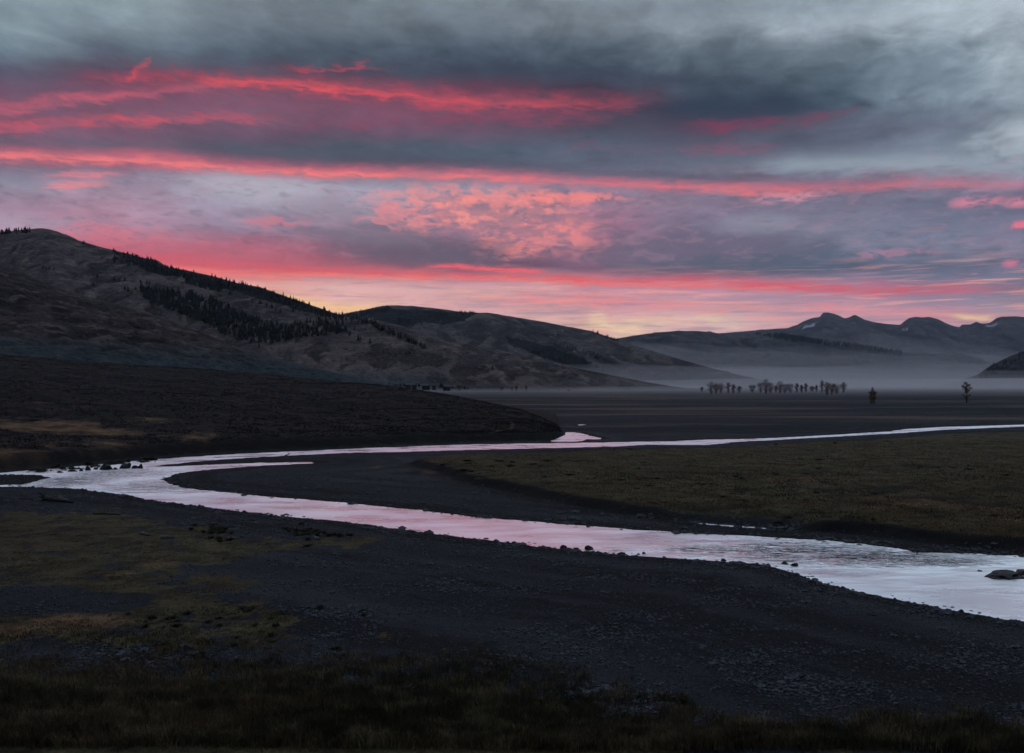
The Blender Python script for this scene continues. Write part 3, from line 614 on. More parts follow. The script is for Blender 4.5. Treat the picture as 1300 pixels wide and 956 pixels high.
make_hill('mountain_range', [(820,432,13500),(860,428,13500),(900,424,13500),(940,421,13500),(1000,416.5,13500),(1012,412.5,13500),(1020,408,13500),(1032,403.5,13500),(1041,402.5,13500),(1045,397,13500),(1050,396.5,13500),(1058,398,13500),(1064,400,13500),(1072,404,13500),(1077,403.5,13500),(1085,399.5,13500),(1090,401.5,13500),(1097,405.5,13500),(1110,409,13500),(1125,411,13500),(1143,412.5,13500),(1148,408,13500),(1155,403.5,13500),(1163,402.2,13500),(1172,403,13500),(1180,402.3,13500),(1190,405,13500),(1200,410,13500),(1212,414.5,13500),(1218,415.5,13500),(1222,412,13500),(1232,412,13500),(1240,408.5,13500),(1247,411,13500),(1257,410,13500),(1265,404,13500),(1272,402,13500),(1290,401.5,13500),(1305,403,13500),(1340,407,13500),(1400,412,13500),(1500,402,13500),(1650,420,13500)],
    [(820,9500,0),(1650,9500,0)], Mh_far, 60, rows=150, prof=.45, gul=1.1, seed=1, lowh=(0, 1),
    patches=[([(1020,413),(1030,411),(1038,408),(1036,413),(1028,417),(1019,418)], .62), ([(1143,417),(1152,415),(1152,418),(1146,420)], .8), ([(1154,421),(1170,421),(1170,423),(1156,423)], .62), ([(1252,413),(1262,412),(1268,409),(1262,416),(1252,416)], .62), ([(1225,415),(1240,414),(1240,416.5)], .62)])
make_hill('right_middle_hill', [(700,436,7800),(785,429.5,7800),(805,426,7800),(830,422.5,7800),(860,420,7800),(885,420,7800),(905,422,7700),(925,425.5,7600),(950,426,7500),(990,423.5,7300),(1010,426,7200),(1040,430,7200),(1080,434,7000),(1120,441,6800),(1150,448,6700),(1180,449,6600),(1215,449.5,6500),(1245,456,6500),(1262,466,6500),(1290,478,6400),(1400,480,6400)],
    [(700,5200,0),(1400,5200,0)], Mh_rm, 34, seed=2, prof=.35, gul=1.2)
make_hill('middle_hill', [(380,410,4800),(425,401,4800),(440,397.5,4800),(455,395,4800),(470,391.5,4800),(490,388,4800),(505,387.5,4800),(530,389,4800),(560,392.5,4800),(590,396.5,4800),(620,397.5,4750),(650,402,4700),(690,408.5,4600),(720,414.5,4500),(750,420,4400),(780,430,4300),(810,440,4200),(850,452,4000),(890,464,3800),(930,474,3600),(970,483,3400),(1010,489.5,3200),(1060,491,3200)],
    [(380,3000,0),(1060,2900,0)], Mh_mid, 22, seed=3, prof=.4, gul=1.0,
    patches=[([(470,396),(520,392),(560,394),(600,399),(590,408),(560,412),(530,410),(500,418),(470,414)], .75), ([(640,425),(700,440),(740,455),(750,468),(735,470),(700,458),(650,440)], .7), ([(440,400),(495,389),(500,393),(450,406)], 1)])
make_hill('big_left_hill', [(-420,330,2600),(-250,302,2600),(-80,297,2600),(0,295,2600),(20,292.5,2600),(35,291,2600),(50,289.5,2600),(62,291,2600),(72,294,2600),(88,300,2600),(100,306,2600),(125,313,2600),(160,321.5,2550),(180,327,2500),(200,331,2500),(212,339,2500),(235,343,2500),(270,350.5,2450),(300,359,2400),(330,364.5,2350),(345,370,2350),(370,379,2300),(400,389,2250),(425,398,2200),(450,404,2150),(480,407,2100),(510,414,2080),(540,425,2060),(580,434,2040),(620,443,2020),(660,452,2010),(700,461,2000),(740,469,1990),(780,477,1980),(820,485,1960),(850,490,1950),(870,492.6,1900),(900,494,1900)],
    [(-420,1500,0),(200,1450,0),(500,1450,0),(620,1500,.4),(700,1560,.4),(800,1700,.4),(900,1850,.6)], Mh_big, 9, seed=4, prof=.45, gul=.8, lowh=(-5, 75), rows=260, step=1.6, tealx=(520, 640),
    patches=[([(147,319),(185,328),(205,335),(235,343),(280,354),(330,366),(400,390),(432,400),(420,402),(380,394),(330,379),(280,366),(235,352),(205,349),(185,344),(165,332)], .8)])
NL = make_hill('near_left_slope', [(-420,300,1300),(-150,318,1300),(0,337,1300),(30,347,1300),(60,361,1290),(95,373,1280),(140,384,1260),(200,402,1240),(250,420,1220),(300,440,1200),(350,455,1170),(400,468,1140),(450,479,1130),(500,489,1120),(540,497,1100),(600,503,1090)],
    [(-420,520,0),(100,540,0),(600,800,0)], Mh_near, 5, seed=6, prof=.75, gul=1.0, lowh=(18, 95), rows=230, step=1.6)
make_hill('right_wooded_hill', [(1190,490,3600),(1215,484,3700),(1240,476,3800),(1255,466,3900),(1270,458,4000),(1285,451,4000),(1300,446,4000),(1340,428,4000),(1420,400,4000),(1600,390,4000)],
    [(1190,3100,0),(1600,3100,0)], Mh_right, 14, seed=7, prof=.9, gul=.6)

# ================================================================== CONIFERS
def conifer_geo(seed):
    r = np.random.default_rng(seed); parts = []; tiers = r.integers(5, 8); n = 7
    for i in range(tiers):
        f = i / tiers; zb = .10 + .86 * f; zt = min(1.0, zb + .9 / tiers * 1.9 * (1 - .3 * f)); rr = (.24 * (1 - f) ** .85 + .02) * r.uniform(.8, 1.2)
        an = np.arange(n) * 2 * np.pi / n + r.uniform(0, 6); rad = rr * r.uniform(.6, 1.25, n)
        V = np.vstack([np.stack([np.cos(an) * rad, np.sin(an) * rad, np.full(n, zb) + r.uniform(-.03, .03, n)], 1), [[r.uniform(-.01, .01), 0, zt]], [[0, 0, zb + .04]]])
        Fc = [[k, (k + 1) % n, n] for k in range(n)] + [[(k + 1) % n, k, n + 1] for k in range(n)]; parts.append((V, np.array(Fc)))
    parts.append(tube3([[0, 0, -.06], [0, 0, .5]], [.03, .012], 4))
    return join(parts)
CG = [conifer_geo(i) for i in range(6)]
con_mesh = []
for i, (v, f) in enumerate(CG):
    o = mesh('conifer_tree', v, f, M_conifer, False, link=False); con_mesh.append(o.data); bpy.data.objects.remove(o)
GROVES = {
 'sky': ('dark conifer on the skyline crest of the big left hill', 'conifers along the left hill crest', 'big_left_hill'),
 'wood': ('dark conifer in the dense wood halfway up the big left hill', 'conifers in the wood on the left hillside', 'big_left_hill'),
 'scat': ('lone dark conifer standing apart on the open grass of the left hillside', 'scattered conifers on the left hillside', 'big_left_hill'),
 'spur': ('dark conifer in the line running down the spur right of the dense wood', 'conifers down the hill spur', 'big_left_hill'),
 'mid': ('small distant conifer on the rounded middle hill', 'conifers on the middle hill', 'middle_hill'),
 'rm': ('tiny distant conifer in the dark band below the far mountains', 'conifers below the far mountains', 'right_middle_hill'),
 'right': ('small conifer on the dark slope at the right edge of the valley', 'conifers on the right edge slope', 'right_wooded_hill')}
TREES = []   # key, pos, height
def ptree(key, x, y, hpx):
    if key == 'sky' or y is None:
        pass
    hpx *= {'sky': 1.1, 'wood': 1.25, 'scat': 1.2, 'spur': 1.3, 'rm': 1.7}.get(key, 1.25); p = on_hill(GROVES[key][2], x, y); TREES.append((key, p, hpx * p[1] / F))
def fill(key, poly, n, h0, h1, seed=0):
    r = np.random.default_rng(seed); xs = [p[0] for p in poly]; ys = [p[1] for p in poly]; k = 0
    while k < n:
        x, y = r.uniform(min(xs), max(xs)), r.uniform(min(ys), max(ys))
        if in_poly(np.array([x]), np.array([y]), poly)[0]: ptree(key, x, y, r.uniform(h0, h1)); k += 1
def strip(key, pts, n, th0, th1, h0, h1, seed=0):
    r = np.random.default_rng(seed)
    for _ in range(n):
        x = r.uniform(pts[0][0], pts[-1][0]); y = lerp_pts(x, pts) + r.uniform(th0, th1); ptree(key, x, float(y), r.uniform(h0, h1))
strip('sky', [(0,295.5),(20,293.5),(38,293)], 34, -.5, 3, 3.5, 6.5, 1)
strip('sky', [(104,309),(112,311)], 2, 0, 1, 3, 5, 2)
strip('sky', [(138,317),(160,323),(185,329),(200,333)], 44, 0, 5, 3, 6, 3)
strip('sky', [(185,329),(212,340.5),(235,345),(270,352.5),(330,366),(370,381),(400,391),(428,401)], 300, 0, 9, 3.5, 6.5, 4)
strip('sky', [(140,319),(180,330),(205,338)], 60, 3, 13, 3, 5, 24)
fill('wood', [(178,366),(200,370),(232,372),(255,378),(272,382),(296,394),(320,404),(345,410),(372,418),(372,432),(345,436),(322,436),(300,430),(280,424),(262,412),(240,403),(215,394),(192,386),(178,378)], 720, 4, 7.5, 5)
fill('wood', [(372,414),(400,408),(428,416),(430,424),(400,428),(374,430)], 60, 4, 7, 6)
fill('wood', [(234,353),(250,355),(285,366),(280,371),(255,366),(235,360)], 110, 3, 5, 7)
for x, y in [(54,341),(58,342),(62,343),(68,343),(123,352),(145,356),(152,357),(158,357),(178,359),(186,361),(190,361),(118,363),(158,368),(162,370),(172,368),(290,366),(296,368),(292,374),(330,386),(338,389),(345,392),(320,385),(372,396),(487,449),(502,452),(520,449),(516,451),(455,433),(458,432),(470,436),(444,426),(329,441),(345,437),(362,434),(299,431),(450,420),(625,470),(350,395),(356,397)]: ptree('scat', x, y, random.uniform(4, 7))
strip('spur', [(428,402),(450,406),(470,410),(490,419),(515,429),(540,442)], 95, -1, 4, 3.5, 6, 8)
fill('spur', [(404,411),(412,409),(440,412),(440,424),(420,424),(404,418)], 30, 5, 8, 9)
strip('mid', [(436,401),(455,397),(470,393.5),(495,390)], 130, 0, 5, 2.5, 4, 10)
strip('mid', [(585,398),(604,398)], 22, 0, 3, 2.5, 4, 11)
strip('mid', [(578,397),(605,398)], 14, 0, 1.5, 2, 3.5, 12)
strip('mid', [(750,421),(762,425),(785,433)], 18, 0, 1.5, 2.5, 4, 13)
fill('mid', [(700,452),(720,452),(750,460),(752,470),(740,471),(715,464),(672,448),(680,445)], 150, 2.5, 4.5, 14)
fill('mid', [(755,464),(770,470),(768,473),(752,468)], 10, 2.5, 4, 15)
fill('mid', [(500,398),(560,396),(600,402),(580,410),(540,412),(510,418)], 120, 2, 3.2, 16)
fill('mid', [(700,436),(760,448),(785,462),(760,458),(710,444)], 40, 2, 3, 17)
strip('rm', [(985,425.5),(1010,429),(1050,436),(1090,440),(1130,447),(1145,449)], 420, -1, 3.5, 1.8, 3, 18)
fill('rm', [(955,424),(1010,427),(1060,438),(1000,434)], 120, 1.8, 2.6, 19)
strip('right', [(1240,477),(1255,467),(1270,459.5),(1285,452.5),(1310,443)], 70, 0, 14, 2.6, 5, 20)
order = sorted(range(len(TREES)), key=lambda i: -TREES[i][2] / TREES[i][1][1]); top = set(order[:300])
seen = {}
rest = {}
for i, (key, p, h) in enumerate(TREES):
    r = random.Random(i); wv = r.uniform(.85, 1.35); rz = r.uniform(0, 6.28); gi = r.randrange(6)
    if i in top:
        o = bpy.data.objects.new('conifer_tree', con_mesh[gi]); COL.objects.link(o); o.location = p; o.scale = (h * wv, h * wv, h); o.rotation_euler = (0, 0, rz)
        tag(o, GROVES[key][0], 'conifer', GROVES[key][1])
    else:
        v, f = CG[gi]; c, s = math.cos(rz), math.sin(rz); q = np.stack([(v[:, 0] * c - v[:, 1] * s) * h * wv, (v[:, 0] * s + v[:, 1] * c) * h * wv, v[:, 2] * h], 1) + p
        rest.setdefault('all', []).append((q, f))
v, f = join(rest['all']); o = mesh('conifer_woods', v, f, M_conifer); tag(o, 'dark far-off conifer woods on the hill crests and slopes', 'woodland', kind='stuff')

# ================================================================== BROADLEAF TREES
def tree_meshes(seed, clumps, bare=.4, nleaf=520, leaf=.5, trunks=1, mat=M_twig):
    """unit scale in metres; clumps (x, z, rx, rz)"""
    r = np.random.default_rng(seed); H = max(c[1] + c[3] for c in clumps); parts = []
    for k in range(trunks):
        bx = (k - (trunks - 1) / 2) * 1.6
        parts.append(tube3([[bx, 0, -.6], [bx + .1, 0, H * .2], [bx * 1.3 + r.uniform(-.3, .3), r.uniform(-.3, .3), H * .5], [bx * 1.6 + r.uniform(-.4, .4), 0, H * .85]], [H * .028, H * .022, H * .014, H * .004], 7))
    lv = []
    for cx, cz, rx, rz in clumps:
        zs = max(H * .12, cz - rz * 1.5 - abs(cx) * .5)
        parts.append(tube3([[cx * .15, 0, zs], [cx * .6, r.uniform(-.5, .5), (zs + cz) / 2 + .3], [cx, r.uniform(-.6, .6), cz + rz * .5]], [H * .012, H * .008, H * .003], 5))
        for _ in range(4):
            e = r.normal(size=3); e /= np.linalg.norm(e); parts.append(tube3([[cx * .7, 0, cz - rz * .5], [cx + e[0] * rx, e[1] * rx, cz + abs(e[2]) * rz]], [H * .006, H * .002], 4))
        n = int(nleaf * rx * rz / sum(c[2] * c[3] for c in clumps))
        d = r.normal(size=(n, 3)); d /= np.linalg.norm(d, axis=1)[:, None]; d *= r.uniform(.15, 1, (n, 1)) ** .6
        lv.append(np.array([cx, 0, cz]) + d * [rx, rx * .9, rz])
    C = np.vstack(lv); n = len(C); s = leaf * r.uniform(.5, 1.3, (n, 1)); a = r.normal(size=(n, 3)); a /= np.linalg.norm(a, axis=1)[:, None]; b = np.cross(a, r.normal(size=(n, 3))); b /= np.linalg.norm(b, axis=1)[:, None]
    V = np.stack([C - a * s, C + b * s * .6, C + a * s, C - b * s * .6], 1).reshape(-1, 3); Fq = np.arange(4 * n).reshape(-1, 4)
    return join(parts), (V, Fq)
def make_tree(name, x, y, hpx, wpx, seed, clumps, label, cat, group, mat, nleaf=520, leaf=.5, trunks=1, surf=None):
    p = at(x, y, .8) if surf is None else surf
    root = empty(name, (p[0], p[1], p[2] if surf is not None else gz_at(p[0], p[1])))
    sc = p[1] / F; cl = [(cx * wpx * sc / 2, cz * hpx * sc, rx * wpx * sc / 2, rz * hpx * sc) for cx, cz, rx, rz in clumps]
    (tv, tf), (lv, lf) = tree_meshes(seed, cl, nleaf=nleaf, leaf=leaf, trunks=trunks)
    mesh('trunk', tv, tf, M_bark, True, root); mesh('crown', lv, lf, mat, False, root)
    tag(root, label, cat, group); return root
# two lone trees on the valley floor
make_tree('cottonwood_tree', 1108, 513, 22, 12, 5, [(0,.86,.42,.14),(-.45,.62,.5,.18),(.45,.64,.5,.18),(0,.6,.6,.2),(-.5,.4,.42,.14),(.5,.38,.42,.14),(0,.3,.62,.2),(-.2,.15,.5,.1)], 'small rounded lone tree left of the taller one on the open plain', 'tree', None, M_leafdark, 560, .38, 2)
make_tree('cottonwood_tree', 1227, 511.5, 27, 15, 6, [(0,.76,.55,.13),(0,.62,.3,.2),(-.15,.92,.42,.09),(.35,.84,.36,.09),(-.62,.8,.3,.09),(.72,.7,.28,.08),(-.35,.68,.36,.09),(.25,.6,.36,.09),(0,.5,.38,.08),(-.5,.36,.34,.07),(.5,.36,.36,.07),(.05,.3,.4,.08),(.1,.14,.32,.07)], 'tallest lone tree with lumpy crown at the right of the plain', 'tree', None, M_leafdark, 560, .38, 1)
CL = {'broad': [(0,.2,.45,.13),(0,.7,.8,.24),(0,.45,.6,.2),(0,.8,.6,.2),(-.6,.62,.5,.2),(.6,.62,.5,.2),(0,.55,.7,.22),(-.3,.38,.5,.14),(.35,.38,.5,.14)],
      'tall': [(0,.2,.45,.13),(0,.7,.6,.26),(0,.42,.5,.2),(0,.88,.5,.14),(-.5,.72,.45,.15),(.5,.66,.5,.15),(0,.56,.6,.18),(-.3,.36,.4,.12)],
      'thin': [(0,.2,.45,.13),(0,.66,.5,.3),(0,.84,.6,.15),(.3,.66,.6,.15),(-.3,.52,.6,.14),(.1,.36,.5,.1)],
      'round': [(0,.2,.45,.13),(0,.6,.85,.36),(-.4,.72,.5,.22),(.4,.7,.5,.22),(0,.34,.6,.16)]}
ordn = ['first','second','third','fourth','fifth','sixth','seventh','eighth','ninth','tenth','eleventh','twelfth','thirteenth','fourteenth','fifteenth','sixteenth','seventeenth','eighteenth','nineteenth','twentieth','twenty-first','twenty-second','twenty-third','twenty-fourth','twenty-fifth','twenty-sixth']
row = [(891,497.5,6,3.5,'thin'),(903,500,15,8,'tall'),(909,499.5,12,7,'broad'),(915,499,12,8,'broad'),(924.5,499.5,12,5,'thin'),(931,499.5,11.5,4.5,'thin'),(938.5,498.5,9,6,'thin'),(955,499,10,8,'round'),(965.5,499,13,8,'round'),(972.5,499.5,16,8,'tall'),(978,499,12,7,'broad'),(985,498.5,9,4,'thin'),(990.5,499,13.5,8,'tall'),(996.5,499,11,8,'broad'),(1003,499,11,8,'round'),(1011.5,498.5,11,6,'thin'),(1017.5,498.5,9,4,'thin'),(1023,498.5,10,4,'thin'),(1031,497.5,8,5,'broad'),(1036.5,497.5,8,4,'thin'),(1043.5,498.5,15,6,'thin'),(1050,501,16,9,'tall'),(1056,501,14,9,'round'),(1062,500.5,14,9,'round'),(1071,498.5,12,6,'broad')]
adj = {'thin': 'slender bare', 'tall': 'tall bare', 'broad': 'broad bare', 'round': 'rounded brown'}
for i, (x, y, h, w, k) in enumerate(row):
    make_tree('cottonwood_tree', x, y + .6, h * (1.02 + .28 * random.random()), w * (1.4 + .7 * random.random()), 20 + i, CL[k], f'{adj[k]} tree, {ordn[i]} from the left in the misty row of trees', 'tree', 'row of bare trees across the misty valley', M_leafdark if k == 'round' else M_twig, 1150, .34, 2 if k in ('broad', 'tall') else 1)
for x, y, h, w, m, lab in [(583,495,9,7,M_autumn,'orange brown autumn tree right of the row of ranch cabins'),(650,495.5,7,3,M_twig,'pale bare tree left of the two red trees under the hill'),(655.5,496,8.5,4.5,M_red,'left of the two small red autumn trees under the hill'),(668,496,8,3.5,M_red,'right of the two small red autumn trees under the hill'),(637,495.5,7,6,M_twig,'faint bare tree between the orange tree and the red trees'),(722,496.5,3,3,M_leafdark,'tiny dark bush alone at the foot of the left hill')]:
    s = at(x, y, 1.0); s[1] = min(s[1], 1480); s = at_depth(x, y, s[1]); s[2] = gz_at(s[0], s[1]) - .1
    make_tree('autumn_tree', x, y, h, w, int(x), CL['round'], lab, 'tree', None, m, 420, .7, 2, surf=s)
# ---- ranch cabins at the hill foot
def cabin(px, py, wpx, rz, label):
    p = on_hill('near_left_slope' if px < 470 else 'big_left_hill', px, py) if False else at_depth(px, py, 1300)
    root = empty('ranch_cabin', p, rz); w = wpx * 1300 / F; d = w * .6; h = 2.6; rh = 2.4
    tag(root, label, 'cabin', 'ranch cabins at the foot of the hill')
    v = np.array([[-w/2,-d/2,-4],[w/2,-d/2,-4],[w/2,d/2,-4],[-w/2,d/2,-4],[-w/2,-d/2,h],[w/2,-d/2,h],[w/2,d/2,h],[-w/2,d/2,h],[-w/2,0,h+rh*.94],[w/2,0,h+rh*.94]])
    f = np.array([[0,1,5],[0,5,4],[1,2,6],[1,6,5],[2,3,7],[2,7,6],[3,0,4],[3,4,7],[4,8,7],[5,6,9],[4,5,9],[4,9,8],[7,8,9],[7,9,6]])
    mesh('wall', v, f, M_wall, False, root)
    e = .5; rv = []; 
    for s in (-1, 1):
        for t_ in (0, .2):
            rv += [[-w/2-e, s*(d/2+e), h-.25+t_], [w/2+e, s*(d/2+e), h-.25+t_], [w/2+e, 0, h+rh+.05+t_], [-w/2-e, 0, h+rh+.05+t_]]
    rf = []
    for b in (0, 8):
        a_ = [b+i for i in range(4)]; c_ = [b+4+i for i in range(4)]; rf += [a_, c_[::-1]] + [[a_[i], a_[(i+1)%4], c_[(i+1)%4], c_[i]] for i in range(4)]
    mesh('roof', np.array(rv, float), np.array(rf), M_roof, False, root)
    mesh('door', np.array([[-.5,-d/2-.06,0],[.5,-d/2-.06,0],[.5,-d/2-.06,2.1],[-.5,-d/2-.06,2.1]]), [[0,1,2,3]], M_wooddark, False, root)
    for sx in (-.3, .3):
        x0 = sx * w; mesh('window', np.array([[x0-.5,-d/2-.05,.9],[x0+.5,-d/2-.05,.9],[x0+.5,-d/2-.05,1.9],[x0-.5,-d/2-.05,1.9]]), [[0,1,2,3]], M_stone, False, root)
for i, (x, y, w) in enumerate([(469,489,5),(481,489.5,7),(489,490,5),(502,490.2,5),(518,490.6,7),(526,490.8,5),(541,491.6,9),(551,491.8,4),(567,493,8)]):
    cabin(x, y, w, random.uniform(-.5, .5), f'low ranch cabin with pale roof, {ordn[i]} from the left at the hill foot')
r_ = random.Random(4)
for i, (x, y, h) in enumerate([(475,489.5,4),(494,489.8,5),(508,490.3,5),(513,490.2,4),(532,491,5),(559,492,7),(561,492.3,6),(574,493,4),(590,494,5),(594,494,4)]):
    p = at_depth(x, y, 1290); o = bpy.data.objects.new('conifer_tree', con_mesh[i % 6]); COL.objects.link(o); hh = h * 1290 / F; o.location = p - np.array([0, 0, .6]); o.scale = (hh * 1.6, hh * 1.6, hh)
    tag(o, 'dark conifer among the ranch cabins at the hill foot', 'conifer', 'conifers among the ranch cabins')

# ================================================================== ROCKS, LOGS, SHRUBS
def rock_mesh(name, w, h, d, seed, mat, lump=.6, parent=None):
    v, f = ICO3; v = v.copy(); n = v / np.linalg.norm(v, axis=1)[:, None]; r = np.random.default_rng(seed)
    k = 1 + lump * fbm(n[:, 0] * 1.3 + seed, n[:, 1] * 1.3 + n[:, 2] * 1.7, 3, seed)
    for _ in range(7):
        q = r.normal(size=3); q /= np.linalg.norm(q); lim = r.uniform(.62, .9); dd = n @ q * k; k = np.where(dd > lim, k * lim / dd, k)
    v = n * k[:, None] * [w / 2, d / 2, h]
    v[:, 2] = np.maximum(v[:, 2], -h * .5); v += (fbm(n[:, 0] * 5 + seed, n[:, 1] * 5 + n[:, 2] * 4, 3, seed)[:, None] * n) * h * .16
    return mesh(name, v, f, mat, False, parent)
def boulder(px, py, w, h, label, seed, mat=None, group=None):
    p = at(px, py, 0.0); s = p[1] / F; z = gz_at(p[0], p[1])
    o = rock_mesh('boulder', w * s, h * s * 1.05, w * s * .8, seed, mat or M_stone); o.location = (p[0], p[1], max(z, -.05)); tag(o, label, 'boulder', group); return o
B = [(76,600,9,3.2,'leftmost low rock of the line across the left shallows'),(91,598.5,11,3,'long flat rock second from the left in the shallows line'),(103.5,598,6,3,'small rock third from the left in the shallows line'),(111,597,8,5,'pointed rock left of the big block in the shallows'),(122,596,6,3.5,'small rock touching the left of the big block'),(134,596,18,8.5,'biggest square block of rock in the left shallows'),(147,596,7,3,'low rock just right of the big square block'),(158,594.5,16,7.5,'humped rock second biggest in the left shallows'),(172,594.5,10,4.5,'flat rock right of the humped rock'),(179,594.5,7,6,'rightmost upright rock at the gravel bar tip'),
 (715,696.5,10,6,'dark round rock on the near shore at the pink water'),(732,699,11,3,'flat rock between two round shore rocks'),(748,697.5,11,6,'dark round rock standing in the pink water off the shore'),(789,703.5,12,3,'low flat rock on the shore right of the round rocks'),(810,704,5,2.4,'small stone on the near shore below the pale water'),(817,703,5,3,'small stone standing in water next to the near shore'),
 (310,650.5,6,3.5,'small rock on the near bank at the left bend'),(253,642.5,5,2,'small flat stone at water edge near the left bend'),(1272,731,50,8,'largest dark boulder in the river at the right edge'),(1306,728,40,8,'second dark boulder behind the largest at the right edge'),(1244,725,7,2,'tiny stone breaking the water left of the big boulders'),(1262,734,22,3,'flat wet stone in front of the largest right boulder'),
 (918,431 + 281,8,3,'small rock on the shore where the river widens'),(996,716,11,4,'larger of the rocks at the shore bend'),(1008,718,12,4,'flat rock at the shore bend beside the larger one'),(1111,762.5,4,2,'tiny stone standing off the lower right shore'),(1070,747,7,3.5,'dark rock on the lower right shore'),(1220,778,8,3.5,'dark rock at the water line near the right corner'),(238,838,22,9,'slanted pale brown rock in the foreground grass')]
for i, (x, y, w, h, lab) in enumerate(B): boulder(x, y, w, h, lab, 100 + i, M_wooddark if 'pale brown' in lab else None)
def log(px0, py0, px1, py1, r0, r1, label, mat, seed, root=False, branches=2):
    a, b = at(px0, py0, .3), at(px1, py1, .3); a[2] = gz_at(a[0], a[1]) + r0 * .7; b[2] = gz_at(b[0], b[1]) + r1 * .7
    rr = random.Random(seed); n = 6; path = [a + (b - a) * k / n + np.array([rr.uniform(-.08, .08), rr.uniform(-.1, .1), rr.uniform(0, .05)]) for k in range(n + 1)]
    rt = empty('driftwood_log', a); off = a.copy(); pv, pf = tube3([q - off for q in path], [r0 + (r1 - r0) * k / n for k in range(n + 1)], 9); mesh('trunk', pv, pf, mat, True, rt)
    for k in range(branches):
        q = path[2 + k] - off; e = np.array([rr.uniform(-.5, .5), rr.uniform(-.4, .4), rr.uniform(.25, .7)]); v, f = tube3([q, q + e * .6, q + e], [r1 * .6, r1 * .4, r1 * .15], 5); mesh('branch', v, f, mat, True, rt)
    if root:
        ps = []
        for k in range(9):
            an = k * .7; e = np.array([-.35 + rr.uniform(-.2, .2), math.cos(an) * rr.uniform(.5, .9), math.sin(an) * rr.uniform(.5, .95)]); ps.append(tube3([[0, 0, 0], e * .5, e], [r0 * .7, r0 * .35, r0 * .08], 5))
        v, f = join(ps); mesh('root_plate', v, f, mat, True, rt)
    tag(rt, label, 'driftwood', 'driftwood on the gravel banks')
log(58,634,93,637,.32,.12,'thick driftwood log with torn root plate on the left bank',M_wooddark,1,True,3)
log(74,632.5,86,636,.22,.14,'short pale log lying against the rooted driftwood',M_wood,2,False,1)
log(24,633.5,42,633.8,.09,.05,'thin dark stick left of the rooted driftwood',M_wooddark,3)
log(120,652,152,653,.12,.06,'long thin dark log on the grass edge below the rapids',M_wooddark,4)
log(178,678,191,679.5,.16,.08,'short pale log left of the long flat log in the grass',M_wood,5)
log(204,683,221,682.6,.13,.10,'long flat grey log in the foreground grass',M_wood,6,False,0)
log(399,681,405,684,.12,.08,'whitish stump end by the sagebrush right of the grass',M_wood,7,False,1)
log(290,683.5,303,684,.09,.05,'thin grey stick between flat log and whitish stump',M_wood,8)
log(362,577,372,572,.10,.05,'small branch sticking up on the gravel bar behind the river',M_wood,9)
def shrub_mesh(seed, mat):
    r = np.random.default_rng(seed); n = 130; an = r.uniform(0, 6.28, n); out = r.uniform(.15, 1, n) ** .7; zz = r.uniform(.35, 1, n) * (1.1 - out * .5)
    tip = np.stack([np.cos(an) * out, np.sin(an) * out, zz], 1); basep = tip * [.15, .15, 0]; mid = (tip * .55 + basep * .45) + [0, 0, .1]
    sd_ = np.cross(tip - basep, r.normal(size=(n, 3))); sd_ /= np.linalg.norm(sd_, axis=1)[:, None]; w = .07
    V = np.stack([basep - sd_ * .02, basep + sd_ * .02, mid + sd_ * w, tip, mid - sd_ * w], 1).reshape(-1, 3)
    q = np.arange(n)[:, None] * 5; f = np.vstack([q + [0, 1, 2], q + [0, 2, 4], q + [4, 2, 3]]); return mesh('sagebrush', V, f, mat, False, link=False)
SH = []
for i in range(5):
    o = shrub_mesh(i, M_sage); SH.append(o.data); bpy.data.objects.remove(o)
def shrub(px, py, wpx, hpx, label, group, z=.5, seed=0):
    p = at(px, py, z); s = p[1] / F; o = bpy.data.objects.new('sagebrush', SH[seed % 5]); COL.objects.link(o); o.location = (p[0], p[1], gz_at(p[0], p[1]) - .04)
    o.scale = (wpx * s / 2, wpx * s / 2, hpx * s); o.rotation_euler = (0, 0, seed * 1.3); tag(o, label, 'shrub', group)
rs = random.Random(9)
for i in range(26):
    x, y = rs.gauss(400, 26), rs.gauss(673, 5); shrub(x, y, rs.uniform(8, 17), rs.uniform(4, 7), 'low dark sagebrush in the patch beside the whitish stump', 'sagebrush patch by the near bank', seed=i)
for i in range(26):
    x, y = rs.gauss(275, 14), rs.gauss(672, 5); shrub(x, y, rs.uniform(8, 16), rs.uniform(4, 7), 'low dark sagebrush in the left grass below the river bend', 'sagebrush below the river bend', seed=i)
for i in range(44):
    x, y = rs.uniform(150, 470), rs.uniform(765, 850); shrub(x, y, rs.uniform(8, 24), rs.uniform(4, 9), 'dark low sagebrush in the foreground left of the gravel', 'foreground sagebrush', seed=i)
for i in range(14):
    x, y = rs.uniform(-20, 900), rs.uniform(858, 900); shrub(x, y, rs.uniform(18, 44), rs.uniform(9, 20), 'tall sagebrush in the nearest grass along the bottom edge', 'nearest sagebrush', seed=i, z=.8)
for i, (x, y, w, h) in enumerate([(1017,561,8,5),(1011,562,5,3),(1060,565,7,3),(905,567,10,3),(872,569,9,3),(800,573,14,3),(806,572,6,4),(780,566,4,3),(700,570,5,2.5),(731,568,5,3),(690,568,5,2.5),(1100,558,6,3),(985,566,7,3)]):
    shrub(x, y, w, h, 'small dark bush on the meadow edge by the far channel', 'bushes along the far channel', z=1.0, seed=i)
for i in range(44):
    x = rs.uniform(40, 200); y = 596 - (x - 40) * .085 + rs.uniform(-4, .5); shrub(x, y, rs.uniform(8, 18), rs.uniform(4, 9), 'dark willow scrub on the cut bank behind the left shallows', 'scrub on the left cut bank', z=.6, seed=i)
